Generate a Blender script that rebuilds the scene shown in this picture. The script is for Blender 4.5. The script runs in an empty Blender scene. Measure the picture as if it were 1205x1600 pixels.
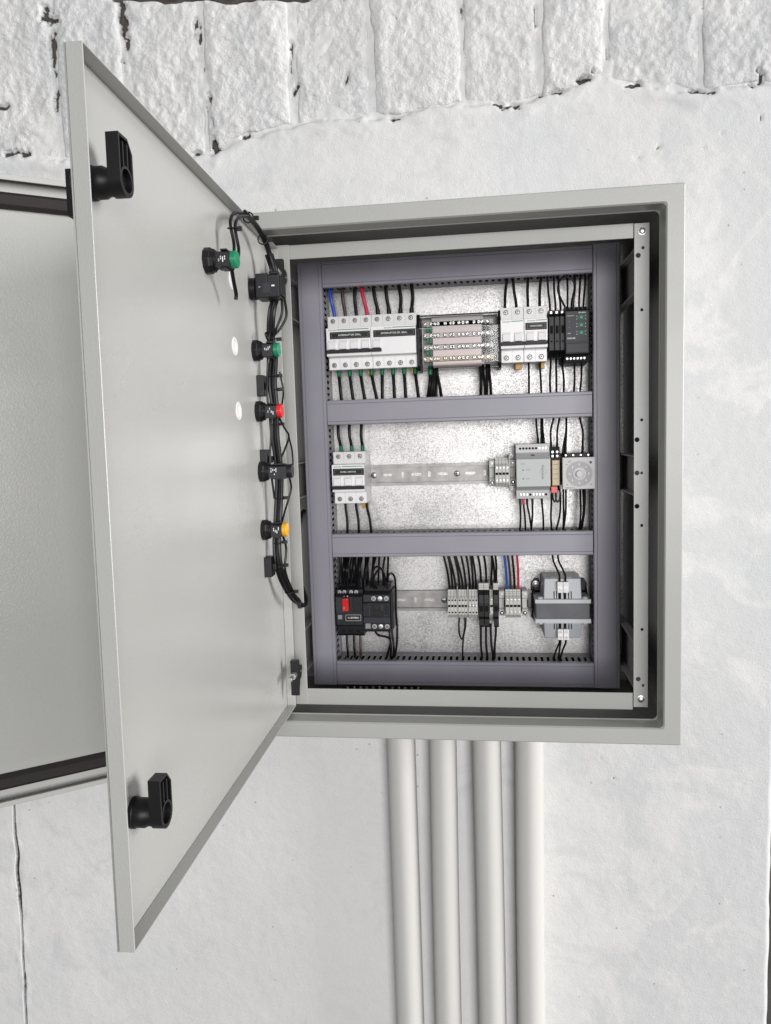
import bpy, bmesh, math, random
import numpy as np
from mathutils import Vector, Matrix

random.seed(7)
scene = bpy.context.scene
COL = scene.collection

# ------------------------------------------------------------------ camera
cam_data = bpy.data.cameras.new("camera")
cam = bpy.data.objects.new("camera", cam_data)
COL.objects.link(cam)
PITCH, YAW, ROLL, FPX = -0.1012, -0.1346, 0.0309, 1210.8
CAM_LOC = Vector((0.0490, -1.0533, 0.0649))
fw = Vector((math.sin(YAW) * math.cos(PITCH), math.cos(YAW) * math.cos(PITCH), math.sin(PITCH)))
rt = Vector((math.cos(YAW), -math.sin(YAW), 0))
dn = fw.cross(rt)
r2 = rt * math.cos(ROLL) + dn * math.sin(ROLL)
d2 = -rt * math.sin(ROLL) + dn * math.cos(ROLL)
mw = Matrix((r2, -d2, -fw)).transposed().to_4x4()
mw.translation = CAM_LOC
cam.matrix_world = mw
cam_data.sensor_fit = 'HORIZONTAL'
cam_data.sensor_width = 36.0
cam_data.lens = 36.0 * FPX / 1205.0
cam_data.clip_start = 0.01
cam_data.clip_end = 60
scene.camera = cam

# ------------------------------------------------------------------ light
world = bpy.data.worlds.new("World")
scene.world = world
world.use_nodes = True
bg = world.node_tree.nodes["Background"]
bg.inputs[0].default_value = (0.96, 0.98, 1.0, 1)
bg.inputs[1].default_value = 0.29

def area_light(name, loc, target, sx, sy, power, color):
    l = bpy.data.lights.new(name, 'AREA')
    l.shape = 'RECTANGLE'; l.size = sx; l.size_y = sy
    l.energy = power; l.color = color
    o = bpy.data.objects.new(name, l)
    COL.objects.link(o)
    o.location = loc
    o.rotation_euler = (Vector(target) - Vector(loc)).to_track_quat('-Z', 'Y').to_euler()
    return o
area_light("window_light", (13.0, -1.9, 1.9), (-0.1, -0.1, -0.05), 4.4, 6.0, 2250, (1.0, 0.985, 0.965))
area_light("room_light", (2.6, -9.5, 0.6), (0.0, 0.2, -0.05), 5.2, 4.0, 960, (1.0, 0.99, 0.985))

scene.view_settings.view_transform = 'Standard'
scene.view_settings.look = 'None'
scene.view_settings.gamma = 1
scene.view_settings.exposure = -0.21
scene.view_settings.use_curve_mapping = False

# ------------------------------------------------------------------ materials
MAT = {}
def mat(name, color, rough=0.5, metal=0.0, bump=None, vary=None, spec=None, coat=0.0):
    """bump=(scale, strength, distance); vary=(scale, second colour, lo, hi)"""
    m = bpy.data.materials.new(name); m.use_nodes = True
    nt = m.node_tree; b = nt.nodes["Principled BSDF"]
    b.inputs["Base Color"].default_value = (*color, 1)
    b.inputs["Roughness"].default_value = rough
    b.inputs["Metallic"].default_value = metal
    if spec is not None: b.inputs["Specular IOR Level"].default_value = spec
    if coat: b.inputs["Coat Weight"].default_value = coat
    tc = nt.nodes.new("ShaderNodeTexCoord")
    if vary:
        n = nt.nodes.new("ShaderNodeTexNoise"); n.inputs["Scale"].default_value = vary[0]
        n.inputs["Detail"].default_value = 5
        nt.links.new(tc.outputs["Object"], n.inputs["Vector"])
        r = nt.nodes.new("ShaderNodeMapRange")
        r.inputs["From Min"].default_value = vary[2]; r.inputs["From Max"].default_value = vary[3]
        nt.links.new(n.outputs["Fac"], r.inputs["Value"])
        mx = nt.nodes.new("ShaderNodeMix"); mx.data_type = 'RGBA'
        mx.inputs["A"].default_value = (*color, 1); mx.inputs["B"].default_value = (*vary[1], 1)
        nt.links.new(r.outputs["Result"], mx.inputs["Factor"])
        nt.links.new(mx.outputs["Result"], b.inputs["Base Color"])
    if bump:
        n = nt.nodes.new("ShaderNodeTexNoise"); n.inputs["Scale"].default_value = bump[0]
        n.inputs["Detail"].default_value = 3
        nt.links.new(tc.outputs["Object"], n.inputs["Vector"])
        bp = nt.nodes.new("ShaderNodeBump"); bp.inputs["Strength"].default_value = bump[1]
        bp.inputs["Distance"].default_value = bump[2]
        nt.links.new(n.outputs["Fac"], bp.inputs["Height"])
        nt.links.new(bp.outputs["Normal"], b.inputs["Normal"])
    MAT[name] = m
    return m

mat("enclosure_paint", (0.375, 0.376, 0.360), 0.25, bump=(560, 0.17, 0.0010), vary=(3.0, (0.357, 0.358, 0.342), 0.4, 0.65), spec=0.5)
def smudges(m, lo, hi, scale):
    nt = m.node_tree; b = nt.nodes["Principled BSDF"]; tc = nt.nodes.new("ShaderNodeTexCoord")
    n = nt.nodes.new("ShaderNodeTexNoise"); n.inputs["Scale"].default_value = scale; n.inputs["Detail"].default_value = 8; n.inputs["Distortion"].default_value = 0.6
    r = nt.nodes.new("ShaderNodeMapRange"); r.inputs["From Min"].default_value = 0.35; r.inputs["From Max"].default_value = 0.7
    r.inputs["To Min"].default_value = lo; r.inputs["To Max"].default_value = hi
    nt.links.new(tc.outputs["Object"], n.inputs["Vector"]); nt.links.new(n.outputs["Fac"], r.inputs["Value"]); nt.links.new(r.outputs["Result"], b.inputs["Roughness"])
smudges(MAT["enclosure_paint"], 0.36, 0.46, 4)
mat("enclosure_paint_lit", (0.405, 0.406, 0.390), 0.3, bump=(560, 0.17, 0.0010), vary=(3.0, (0.385, 0.386, 0.370), 0.4, 0.65), spec=0.75)  # enclosure paint with the brighter light on the doors put into its colour
smudges(MAT["enclosure_paint_lit"], 0.19, 0.30, 5)
mat("bracket_paint", (0.34, 0.335, 0.315), 0.4, bump=(400, 0.2, 0.001))
mat("duct_pvc", (0.275, 0.266, 0.306), 0.40, bump=(60, 0.05, 0.001), vary=(14, (0.25, 0.24, 0.288), 0.35, 0.7))
mat("duct_pvc_lit", (0.31, 0.30, 0.325), 0.5)  # lid plastic again, colour raised to offset the shade on the duct sides
mat("white_plastic", (0.84, 0.825, 0.835), 0.36)
mat("shoulder_plastic", (0.70, 0.69, 0.685), 0.4)
mat("grey_terminal", (0.52, 0.51, 0.485), 0.45)
mat("light_grey_plastic", (0.52, 0.52, 0.525), 0.4)
mat("panel_label", (0.50, 0.525, 0.525), 0.5)
mat("trafo_grey", (0.36, 0.375, 0.40), 0.38)
mat("trafo_flange", (0.50, 0.51, 0.53), 0.4)
mat("trafo_core", (0.075, 0.075, 0.088), 0.45, vary=(40, (0.10, 0.10, 0.115), 0.4, 0.7))
mat("black_plastic", (0.007, 0.007, 0.008), 0.42, spec=0.28)
mat("dark_plastic", (0.012, 0.0125, 0.016), 0.45, spec=0.28)
mat("charcoal_plastic", (0.028, 0.029, 0.035), 0.45, spec=0.28)
mat("hole_dark", (0.006, 0.006, 0.006), 0.8, spec=0.2)
mat("gasket_rubber", (0.018, 0.015, 0.014), 0.65, spec=0.3, bump=(180, 0.5, 0.001))
mat("wire_black", (0.005, 0.005, 0.0055), 0.36, spec=0.28)
mat("wire_blue", (0.008, 0.075, 0.42), 0.35)
mat("wire_red", (0.55, 0.012, 0.055), 0.35)
mat("wire_brown", (0.045, 0.026, 0.022), 0.4)
mat("ferrule_green", (0.005, 0.16, 0.065), 0.4)
mat("lens_green", (0.004, 0.20, 0.095), 0.3)
mat("lens_red", (0.60, 0.018, 0.016), 0.3)
mat("lens_yellow", (0.75, 0.36, 0.01), 0.3)
mat("stripe_green", (0.01, 0.22, 0.10), 0.5)
mat("print_green", (0.03, 0.36, 0.18), 0.5)
mat("print_white", (0.72, 0.72, 0.72), 0.5)
mat("print_grey", (0.24, 0.25, 0.25), 0.6)
mat("tag_black", (0.008, 0.007, 0.007), 0.45, spec=0.28)
mat("dial_grey", (0.36, 0.35, 0.36), 0.45)
mat("steel", (0.36, 0.36, 0.355), 0.42, 1.0)
mat("bright_steel", (0.52, 0.52, 0.51), 0.36, 1.0)
mat("brass", (0.50, 0.38, 0.18), 0.35, 1.0)
mat("amber_clip", (0.45, 0.24, 0.02), 0.4)
mat("pink_sheet", (0.74, 0.66, 0.655), 0.5)
mat("relay_amber", (0.40, 0.26, 0.10), 0.25)
mat("relay_cream", (0.55, 0.47, 0.33), 0.5)
mat("rail_zinc", (0.30, 0.29, 0.285), 0.42, 0.6, bump=(120, 0.08, 0.001), vary=(55, (0.23, 0.22, 0.215), 0.4, 0.65))
mat("pipe_paint", (0.53, 0.52, 0.505), 0.8, spec=0.3, bump=(70, 0.12, 0.002), vary=(9, (0.53, 0.52, 0.50), 0.42, 0.68))
mat("far_paint", (0.82, 0.83, 0.84), 0.7, bump=(20, 0.2, 0.01))
mat("floor_concrete", (0.10, 0.095, 0.09), 0.8, bump=(15, 0.3, 0.01), vary=(4, (0.06, 0.055, 0.05), 0.35, 0.65))

def smoky_clear():
    m = bpy.data.materials.new("smoky_clear"); m.use_nodes = True
    nt = m.node_tree; nt.nodes.clear()
    out = nt.nodes.new("ShaderNodeOutputMaterial")
    t = nt.nodes.new("ShaderNodeBsdfTransparent"); t.inputs[0].default_value = (0.975, 0.96, 0.955, 1)
    g = nt.nodes.new("ShaderNodeBsdfGlossy"); g.inputs["Roughness"].default_value = 0.08
    f = nt.nodes.new("ShaderNodeFresnel"); f.inputs["IOR"].default_value = 1.5
    mx = nt.nodes.new("ShaderNodeMixShader")
    nt.links.new(f.outputs[0], mx.inputs[0]); nt.links.new(t.outputs[0], mx.inputs[1])
    nt.links.new(g.outputs[0], mx.inputs[2]); nt.links.new(mx.outputs[0], out.inputs[0])
    MAT["smoky_clear"] = m
smoky_clear()

def galvanised():
    m = bpy.data.materials.new("galvanised"); m.use_nodes = True
    nt = m.node_tree; b = nt.nodes["Principled BSDF"]
    tc = nt.nodes.new("ShaderNodeTexCoord")
    v = nt.nodes.new("ShaderNodeTexVoronoi"); v.inputs["Scale"].default_value = 520
    n = nt.nodes.new("ShaderNodeTexNoise"); n.inputs["Scale"].default_value = 520; n.inputs["Detail"].default_value = 3
    l = nt.nodes.new("ShaderNodeTexNoise"); l.inputs["Scale"].default_value = 9; l.inputs["Detail"].default_value = 5
    for x in (v, n, l): nt.links.new(tc.outputs["Object"], x.inputs["Vector"])
    sep = nt.nodes.new("ShaderNodeSeparateColor"); nt.links.new(v.outputs["Color"], sep.inputs[0])
    a = nt.nodes.new("ShaderNodeMath"); a.operation = 'MULTIPLY_ADD'; a.inputs[1].default_value = 0.38
    nt.links.new(sep.outputs[0], a.inputs[0]); nt.links.new(n.outputs["Fac"], a.inputs[2])
    a2 = nt.nodes.new("ShaderNodeMath"); a2.operation = 'MULTIPLY_ADD'; a2.inputs[1].default_value = 1.15
    nt.links.new(l.outputs["Fac"], a2.inputs[0]); nt.links.new(a.outputs[0], a2.inputs[2])
    cr = nt.nodes.new("ShaderNodeValToRGB")
    cr.color_ramp.elements[0].position = 0.0; cr.color_ramp.elements[0].color = (0.20, 0.195, 0.195, 1)
    cr.color_ramp.elements[1].position = 1.0; cr.color_ramp.elements[1].color = (0.47, 0.458, 0.458, 1)
    mr = nt.nodes.new("ShaderNodeMapRange"); mr.inputs["From Min"].default_value = 0.88; mr.inputs["From Max"].default_value = 1.45
    nt.links.new(a2.outputs[0], mr.inputs["Value"]); nt.links.new(mr.outputs["Result"], cr.inputs[0]); nt.links.new(cr.outputs[0], b.inputs["Base Color"])
    b.inputs["Metallic"].default_value = 0.85
    rr = nt.nodes.new("ShaderNodeMapRange"); rr.inputs["To Min"].default_value = 0.34; rr.inputs["To Max"].default_value = 0.48
    nt.links.new(sep.outputs[1], rr.inputs["Value"]); nt.links.new(rr.outputs["Result"], b.inputs["Roughness"])
    bp = nt.nodes.new("ShaderNodeBump"); bp.inputs["Strength"].default_value = 0.12; bp.inputs["Distance"].default_value = 0.0008
    nt.links.new(sep.outputs[2], bp.inputs["Height"]); nt.links.new(bp.outputs["Normal"], b.inputs["Normal"])
    MAT["galvanised"] = m
galvanised()

def wall_paint(name, rough_scale, fine):
    m = bpy.data.materials.new(name); m.use_nodes = True
    nt = m.node_tree; b = nt.nodes["Principled BSDF"]
    b.inputs["Roughness"].default_value = 0.62
    tc = nt.nodes.new("ShaderNodeTexCoord")
    def noise(s, det=6, rough=0.55, dist=0.0):
        n = nt.nodes.new("ShaderNodeTexNoise"); n.inputs["Scale"].default_value = s
        n.inputs["Detail"].default_value = det; n.inputs["Roughness"].default_value = rough
        n.inputs["Distortion"].default_value = dist
        nt.links.new(tc.outputs["Object"], n.inputs["Vector"]); return n
    def rng(src, lo, hi, a=0.0, c=1.0):
        r = nt.nodes.new("ShaderNodeMapRange"); r.inputs["From Min"].default_value = lo; r.inputs["From Max"].default_value = hi
        r.inputs["To Min"].default_value = a; r.inputs["To Max"].default_value = c
        nt.links.new(src, r.inputs["Value"]); return r.outputs["Result"]
    def mix(fac, A, B):
        mx = nt.nodes.new("ShaderNodeMix"); mx.data_type = 'RGBA'
        nt.links.new(fac, mx.inputs["Factor"])
        for k, s in (("A", A), ("B", B)):
            if isinstance(s, tuple): mx.inputs[k].default_value = (*s, 1)
            else: nt.links.new(s, mx.inputs[k])
        return mx.outputs["Result"]
    c = mix(rng(noise(3.2, 7, 0.6, 0.8).outputs["Fac"], 0.46, 0.64), (0.665, 0.66, 0.655), (0.60, 0.608, 0.615))
    c = mix(rng(noise(11, 6, 0.65, 1.2).outputs["Fac"], 0.53, 0.66, 0, 0.4), c, (0.50, 0.515, 0.52))
    c = mix(rng(noise(1.4, 3).outputs["Fac"], 0.45, 0.7, 0, 0.6), c, (0.66, 0.645, 0.635))
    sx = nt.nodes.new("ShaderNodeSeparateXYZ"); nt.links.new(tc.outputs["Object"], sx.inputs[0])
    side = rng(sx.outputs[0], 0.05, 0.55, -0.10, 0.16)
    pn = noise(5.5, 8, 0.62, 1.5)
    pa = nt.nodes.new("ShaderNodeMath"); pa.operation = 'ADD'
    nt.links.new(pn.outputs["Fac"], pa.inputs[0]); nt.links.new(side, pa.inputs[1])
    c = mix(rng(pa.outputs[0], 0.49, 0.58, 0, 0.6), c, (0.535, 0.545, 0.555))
    # tiny dirt specks
    vo = nt.nodes.new("ShaderNodeTexVoronoi"); vo.inputs["Scale"].default_value = 46
    nt.links.new(tc.outputs["Object"], vo.inputs["Vector"])
    sp = nt.nodes.new("ShaderNodeSeparateColor"); nt.links.new(vo.outputs["Color"], sp.inputs[0])
    near = rng(vo.outputs["Distance"], 0.05, 0.11, 1, 0)
    pick = rng(sp.outputs[0], 0.84, 0.86, 0, 0.8)
    mul = nt.nodes.new("ShaderNodeMath"); mul.operation = 'MULTIPLY'
    nt.links.new(near, mul.inputs[0]); nt.links.new(pick, mul.inputs[1])
    c = mix(mul.outputs[0], c, (0.30, 0.28, 0.26))
    at = nt.nodes.new("ShaderNodeAttribute"); at.attribute_name = "bare"
    e = noise(160, 4, 0.7)
    ad = nt.nodes.new("ShaderNodeMath"); ad.operation = 'MULTIPLY_ADD'; ad.inputs[1].default_value = 0.6
    nt.links.new(e.outputs["Fac"], ad.inputs[0]); nt.links.new(at.outputs["Fac"], ad.inputs[2])
    c = mix(rng(ad.outputs[0], 0.72, 0.95), c, (0.055, 0.045, 0.038))
    nt.links.new(c, b.inputs["Base Color"])
    n1 = noise(rough_scale, 8, 0.62); n2 = noise(420, 3, 0.6)
    b1 = nt.nodes.new("ShaderNodeBump"); b1.inputs["Strength"].default_value = 0.5; b1.inputs["Distance"].default_value = fine
    b2 = nt.nodes.new("ShaderNodeBump"); b2.inputs["Strength"].default_value = 0.55; b2.inputs["Distance"].default_value = 0.0012
    nt.links.new(n1.outputs["Fac"], b1.inputs["Height"]); nt.links.new(n2.outputs["Fac"], b2.inputs["Height"])
    nt.links.new(b1.outputs["Normal"], b2.inputs["Normal"]); nt.links.new(b2.outputs["Normal"], b.inputs["Normal"])
    MAT[name] = m
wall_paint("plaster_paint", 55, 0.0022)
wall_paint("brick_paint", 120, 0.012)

# ------------------------------------------------------------------ mesh helpers
class MB:
    def __init__(s): s.v = []; s.f = []; s.m = []
    def add(s, verts, faces, mi=0):
        o = len(s.v); s.v += [tuple(p) for p in verts]
        s.f += [tuple(i + o for i in f) for f in faces]; s.m += [mi] * len(faces); return s
    def box(s, x0, x1, y0, y1, z0, z1, mi=0):
        v = [(x, y, z) for x in (x0, x1) for y in (y0, y1) for z in (z0, z1)]
        return s.add(v, [(0, 1, 3, 2), (4, 6, 7, 5), (0, 4, 5, 1), (2, 3, 7, 6), (0, 2, 6, 4), (1, 5, 7, 3)], mi)
    def prism(s, poly, axis, a, b, mi=0):
        """poly: 2D points; axis 'x': (y,z), 'y': (x,z), 'z': (x,y)"""
        def P(p, t): return {'x': (t, p[0], p[1]), 'y': (p[0], t, p[1]), 'z': (p[0], p[1], t)}[axis]
        n = len(poly); v = [P(p, a) for p in poly] + [P(p, b) for p in poly]
        f = [tuple(range(n)), tuple(range(2 * n - 1, n - 1, -1))]
        f += [(i, i + n, (i + 1) % n + n, (i + 1) % n) for i in range(n)]
        return s.add(v, f, mi)
    def lathe(s, prof, axis, c, n=20, mi=0, caps=True):
        """prof: (radius, position along axis) list, c: centre of axis"""
        v = []; f = []
        for r, h in prof:
            for k in range(n):
                a = 2 * math.pi * k / n; p, q = r * math.cos(a), r * math.sin(a)
                v.append({'x': (c[0] + h, c[1] + p, c[2] + q), 'y': (c[0] + p, c[1] + h, c[2] + q), 'z': (c[0] + p, c[1] + q, c[2] + h)}[axis])
        for i in range(len(prof) - 1):
            for k in range(n): f.append((i * n + k, i * n + (k + 1) % n, (i + 1) * n + (k + 1) % n, (i + 1) * n + k))
        if caps:
            f.append(tuple(range(n))); f.append(tuple(range((len(prof) - 1) * n, len(prof) * n)))
        return s.add(v, f, mi)
    def tube(s, pts, r, n=8, mi=0):
        pts = [Vector(p) for p in pts]; v = []; f = []; up = None
        for i, p in enumerate(pts):
            t = (pts[min(i + 1, len(pts) - 1)] - pts[max(i - 1, 0)]).normalized()
            if up is None:
                up = t.orthogonal().normalized()
            up = (up - t * up.dot(t)).normalized(); w = t.cross(up)
            for k in range(n):
                a = 2 * math.pi * k / n; v.append(p + up * (r * math.cos(a)) + w * (r * math.sin(a)))
        for i in range(len(pts) - 1):
            for k in range(n): f.append((i * n + k, i * n + (k + 1) % n, (i + 1) * n + (k + 1) % n, (i + 1) * n + k))
        f.append(tuple(range(n))); f.append(tuple(range((len(pts) - 1) * n, len(pts) * n)))
        return s.add(v, f, mi)
    def mesh(s, name, mats, smooth=False):
        me = bpy.data.meshes.new(name); me.from_pydata(s.v, [], s.f)
        for m in (mats if isinstance(mats, (list, tuple)) else [mats]): me.materials.append(MAT[m])
        me.polygons.foreach_set("material_index", s.m)
        bm = bmesh.new(); bm.from_mesh(me); bmesh.ops.recalc_face_normals(bm, faces=bm.faces); bm.to_mesh(me); bm.free()
        if smooth:
            me.polygons.foreach_set("use_smooth", [True] * len(me.polygons))
            try: me.set_sharp_from_angle(angle=math.radians(40))
            except Exception: pass
        return me
    def build(s, name, mats, parent=None, smooth=False, bevel=0.0, loc=None):
        o = link(name, s.mesh(name, mats, smooth), parent, loc)
        if bevel:
            b = o.modifiers.new("bevel", 'BEVEL'); b.width = bevel; b.segments = 2; b.limit_method = 'ANGLE'
            b.angle_limit = math.radians(35); b.harden_normals = False
        return o

def link(name, data, parent=None, loc=None):
    o = bpy.data.objects.new(name, data); COL.objects.link(o)
    if parent is not None: o.parent = parent
    if loc is not None: o.location = loc
    return o
def tag(o, label, cat, group=None):
    o["label"] = label; o["category"] = cat
    if group: o["group"] = group
    return o
def thing(name, label, cat, loc=(0, 0, 0), group=None):
    return tag(link(name, None, None, loc), label, cat, group)
def structure(o): o["kind"] = "structure"; return o

def smooth_path(pts, k=6):
    P = [Vector(p) for p in pts]
    if len(P) < 3: return P
    P = [P[0] * 2 - P[1]] + P + [P[-1] * 2 - P[-2]]; out = []
    for i in range(1, len(P) - 2):
        a, b, c, d = P[i - 1:i + 3]
        for j in range(k):
            t = j / k
            out.append(0.5 * ((2 * b) + (c - a) * t + (2 * a - 5 * b + 4 * c - d) * t * t + (3 * b - a - 3 * c + d) * t ** 3))
    out.append(P[-2]); return out

def holed_plate(name, material, outline, holes, thick, parent=None, M=None, loc=None):
    """flat sheet in the local XZ plane (front at -thick/2 .. +thick/2 in Y), real openings"""
    cu = bpy.data.curves.new(name, 'CURVE'); cu.dimensions = '2D'; cu.fill_mode = 'BOTH'; cu.extrude = thick / 2
    for loop in [outline] + holes:
        sp = cu.splines.new('POLY'); sp.points.add(len(loop) - 1); sp.use_cyclic_u = True
        for p, q in zip(sp.points, loop): p.co = (q[0], q[1], 0, 1)
    ob = bpy.data.objects.new(name, cu); COL.objects.link(ob)
    bpy.context.view_layer.update()
    me = bpy.data.meshes.new_from_object(ob.evaluated_get(bpy.context.evaluated_depsgraph_get()))
    bpy.data.objects.remove(ob); bpy.data.curves.remove(cu)
    me.transform(Matrix(((1, 0, 0, 0), (0, 0, 1, 0), (0, 1, 0, 0), (0, 0, 0, 1))))
    me.flip_normals()
    if M is not None: me.transform(M)
    me.materials.clear(); me.materials.append(MAT[material]); me.name = name
    return link(name, me, parent, loc)
def circle(cx, cz, r, n=20): return [(cx + r * math.cos(2 * math.pi * k / n), cz + r * math.sin(2 * math.pi * k / n)) for k in range(n)]
def slot(cx, cz, lx, lz, n=6):
    """stadium-shaped opening lx by lz"""
    r = min(lx, lz) / 2; out = []
    if lx >= lz:
        for sx, a0 in ((1, -90), (-1, 90)):
            out += [(cx + sx * (lx / 2 - r) + r * math.cos(math.radians(a0 + 180 * k / n)), cz + r * math.sin(math.radians(a0 + 180 * k / n))) for k in range(n + 1)]
    else:
        for sz, a0 in ((1, 0), (-1, 180)):
            out += [(cx + r * math.cos(math.radians(a0 + 180 * k / n)), cz + sz * (lz / 2 - r) + r * math.sin(math.radians(a0 + 180 * k / n))) for k in range(n + 1)]
    return out

def text_mesh(txt, size, align='CENTER', bold=0.0, sx=1.0):
    cu = bpy.data.curves.new("t", 'FONT'); cu.body = txt; cu.size = size; cu.resolution_u = 2
    cu.align_x = align; cu.align_y = 'CENTER'; cu.extrude = 0.00008; cu.offset = bold
    ob = bpy.data.objects.new("t", cu); COL.objects.link(ob); bpy.context.view_layer.update()
    me = bpy.data.meshes.new_from_object(ob.evaluated_get(bpy.context.evaluated_depsgraph_get()))
    bpy.data.objects.remove(ob); bpy.data.curves.remove(cu)
    me.transform(Matrix(((sx, 0, 0, 0), (0, 0, -1, 0), (0, 1, 0, 0), (0, 0, 0, 1))))
    return me
def text(name, txt, size, material, parent, loc, align='CENTER', bold=0.0, sx=1.0, roty=0.0):
    me = text_mesh(txt, size, align, bold, sx); me.materials.clear(); me.materials.append(MAT[material])
    o = link(name, me, parent, loc); o.rotation_euler = (0, roty, 0); return o

# ------------------------------------------------------------------ noise on arrays
_rng = np.random.RandomState(11)
_perm = _rng.rand(256, 256)
def vnoise(x, z, s, seed=0):
    X = x / s + 17.3 * seed + 500; Z = z / s + 9.7 * seed + 500
    i = np.floor(X).astype(int); j = np.floor(Z).astype(int); u = X - i; w = Z - j
    u = u * u * u * (u * (u * 6 - 15) + 10); w = w * w * w * (w * (w * 6 - 15) + 10)
    g = lambda a, b: _perm[a % 256, b % 256]
    return (g(i, j) * (1 - u) + g(i + 1, j) * u) * (1 - w) + (g(i, j + 1) * (1 - u) + g(i + 1, j + 1) * u) * w - 0.5
def fbm(x, z, s, octv=4, seed=0, gain=0.5):
    t = 0; a = 1.0
    for k in range(octv): t = t + a * vnoise(x, z, s / 2 ** k, seed + k * 3.1); a *= gain
    return t
def sstep(a, b, x):
    t = np.clip((x - a) / (b - a), 0, 1); return t * t * (3 - 2 * t)
def grid_object(name, X, Y, Z, bare, material, parent=None):
    nz, nx = X.shape
    co = np.stack([X, Y, Z], -1).reshape(-1, 3).astype(np.float32)
    idx = np.arange(nx * nz).reshape(nz, nx)
    q = np.stack([idx[:-1, :-1], idx[:-1, 1:], idx[1:, 1:], idx[1:, :-1]], -1).reshape(-1, 4)
    me = bpy.data.meshes.new(name)
    me.vertices.add(len(co)); me.vertices.foreach_set("co", co.ravel())
    me.loops.add(q.size); me.loops.foreach_set("vertex_index", q.ravel().astype(np.int32))
    me.polygons.add(len(q)); me.polygons.foreach_set("loop_start", np.arange(0, q.size, 4, dtype=np.int32))
    me.polygons.foreach_set("loop_total", np.full(len(q), 4, dtype=np.int32))
    me.update(calc_edges=True)
    a = me.attributes.new("bare", 'FLOAT', 'POINT'); a.data.foreach_set("value", bare.reshape(-1).astype(np.float32))
    me.polygons.foreach_set("use_smooth", np.ones(len(q), dtype=bool))
    me.materials.append(MAT[material]); me.validate()
    return link(name, me, parent)

# ------------------------------------------------------------------ the setting
YW = 0.28                       # plane of the wall
FLOOR = -1.55
XC = 0.5200                     # the corner where the wall ends
bx = np.array([-1.4, -0.80, -0.59, -0.41, -0.356, -0.244, -0.093, -0.029, 0.0955, 0.197, 0.227, 0.296, 0.383, 0.46, 0.60])
bz = np.array([0.575, 0.575, 0.5475, 0.550, 0.572, 0.589, 0.582, 0.597, 0.5865, 0.607, 0.622, 0.599, 0.582, 0.585, 0.58])
JOINTS = [-1.12, -0.975, -0.835, -0.690, -0.560, -0.4205, -0.266, -0.135, 0.016, 0.140, 0.2445, 0.390, 0.5180]
# bare, dirty holes in the paint: x, z, half width, half height, amount
HOLES = [(-0.690, 0.745, 0.006, 0.035, 1), (-0.692, 0.655, 0.004, 0.03, .9), (-0.69, 0.80, 0.02, 0.016, 1), (-0.560, 0.785, 0.009, 0.028, 1), (-0.552, 0.745, 0.006, 0.012, .9),
         (-0.566, 0.69, 0.003, 0.022, .9), (-0.432, 0.765, 0.003, 0.016, .9), (-0.424, 0.735, 0.0035, 0.02, 1), (-0.421, 0.695, 0.003, 0.02, .9), (-0.414, 0.635, 0.0045, 0.02, 1), (-0.411, 0.60, 0.003, 0.012, .9),
         (-0.408, 0.562, 0.006, 0.018, 1), (-0.261, 0.648, 0.005, 0.010, 1), (-0.268, 0.70, 0.002, 0.03, .7), (-0.356, 0.5735, 0.011, 0.006, 1), (-0.445, 0.552, 0.012, 0.004, .9),
         (-0.60, 0.5495, 0.035, 0.006, 1), (-0.64, 0.555, 0.012, 0.008, .9), (-0.78, 0.58, 0.03, 0.006, .8), (-0.80, 0.66, 0.02, 0.004, .8),
         (-0.093, 0.580, 0.012, 0.004, .95), (0.095, 0.586, 0.018, 0.0055, 1), (0.075, 0.59, 0.012, 0.004, .9), (0.165, 0.601, 0.022, 0.004, .95), (0.21, 0.617, 0.013, 0.006, .95), (0.222, 0.63, 0.006, 0.005, .9),
         (0.290, 0.602, 0.013, 0.004, .95), (0.384, 0.583, 0.016, 0.004, .95), (0.405, 0.580, 0.01, 0.003, .8), (0.468, 0.585, 0.005, 0.007, 1), (0.478, 0.605, 0.004, 0.012, .8),
         (0.135, 0.72, 0.003, 0.02, .75), (0.016, 0.74, 0.003, 0.012, .6), (0.246, 0.66, 0.003, 0.02, .6), (0.5155, 0.645, 0.013, 0.032, 1.2), (-0.176, 0.655, 0.004, 0.006, .9),
         (-0.174, 0.489, 0.006, 0.0035, .55), (0.305, 0.495, 0.012, 0.006, .5), (0.325, 0.503, 0.006, 0.004, .55), (0.396, 0.50, 0.004, 0.003, .5), (0.42, 0.518, 0.003, 0.002, .5), (-0.198, 0.49, 0.002, 0.002, .8),
         (0.475, 0.555, 0.002, 0.012, .8), (0.480, 0.535, 0.002, 0.008, .7), (0.20, -0.52, 0.0025, 0.002, .8), (0.255, -0.545, 0.002, 0.0015, .8), (0.232, -0.508, 0.0015, 0.002, .7)]
def crack_x(z): return -0.880 - 0.0237 * (-0.642 - z) + 0.0022 * vnoise(z, z * 0, 0.045, 4) * 2
def bare_field(x, z, seed):
    b = np.zeros_like(x)
    wob = 0.006 * fbm(x, z, 0.02, 3, seed)
    for hx, hz, a, c, amt in HOLES:
        d = np.sqrt(((x - hx + wob) / (a * 0.75)) ** 2 + ((z - hz + wob * 0.7) / (c * 0.85)) ** 2) + 1.5 * fbm(x, z, 0.011, 3, 41, 0.65)
        b = np.maximum(b, amt * sstep(1.35, 0.55, d))
    top = sstep(0.010, 0.003, np.abs(z - (0.825 - 0.10 * (x + 0.60)) + 0.010 * fbm(x, z, 0.05, 3, 8))) * sstep(-0.60, -0.56, x) * sstep(-0.21, -0.25, x)
    return np.maximum(b, top)

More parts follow.
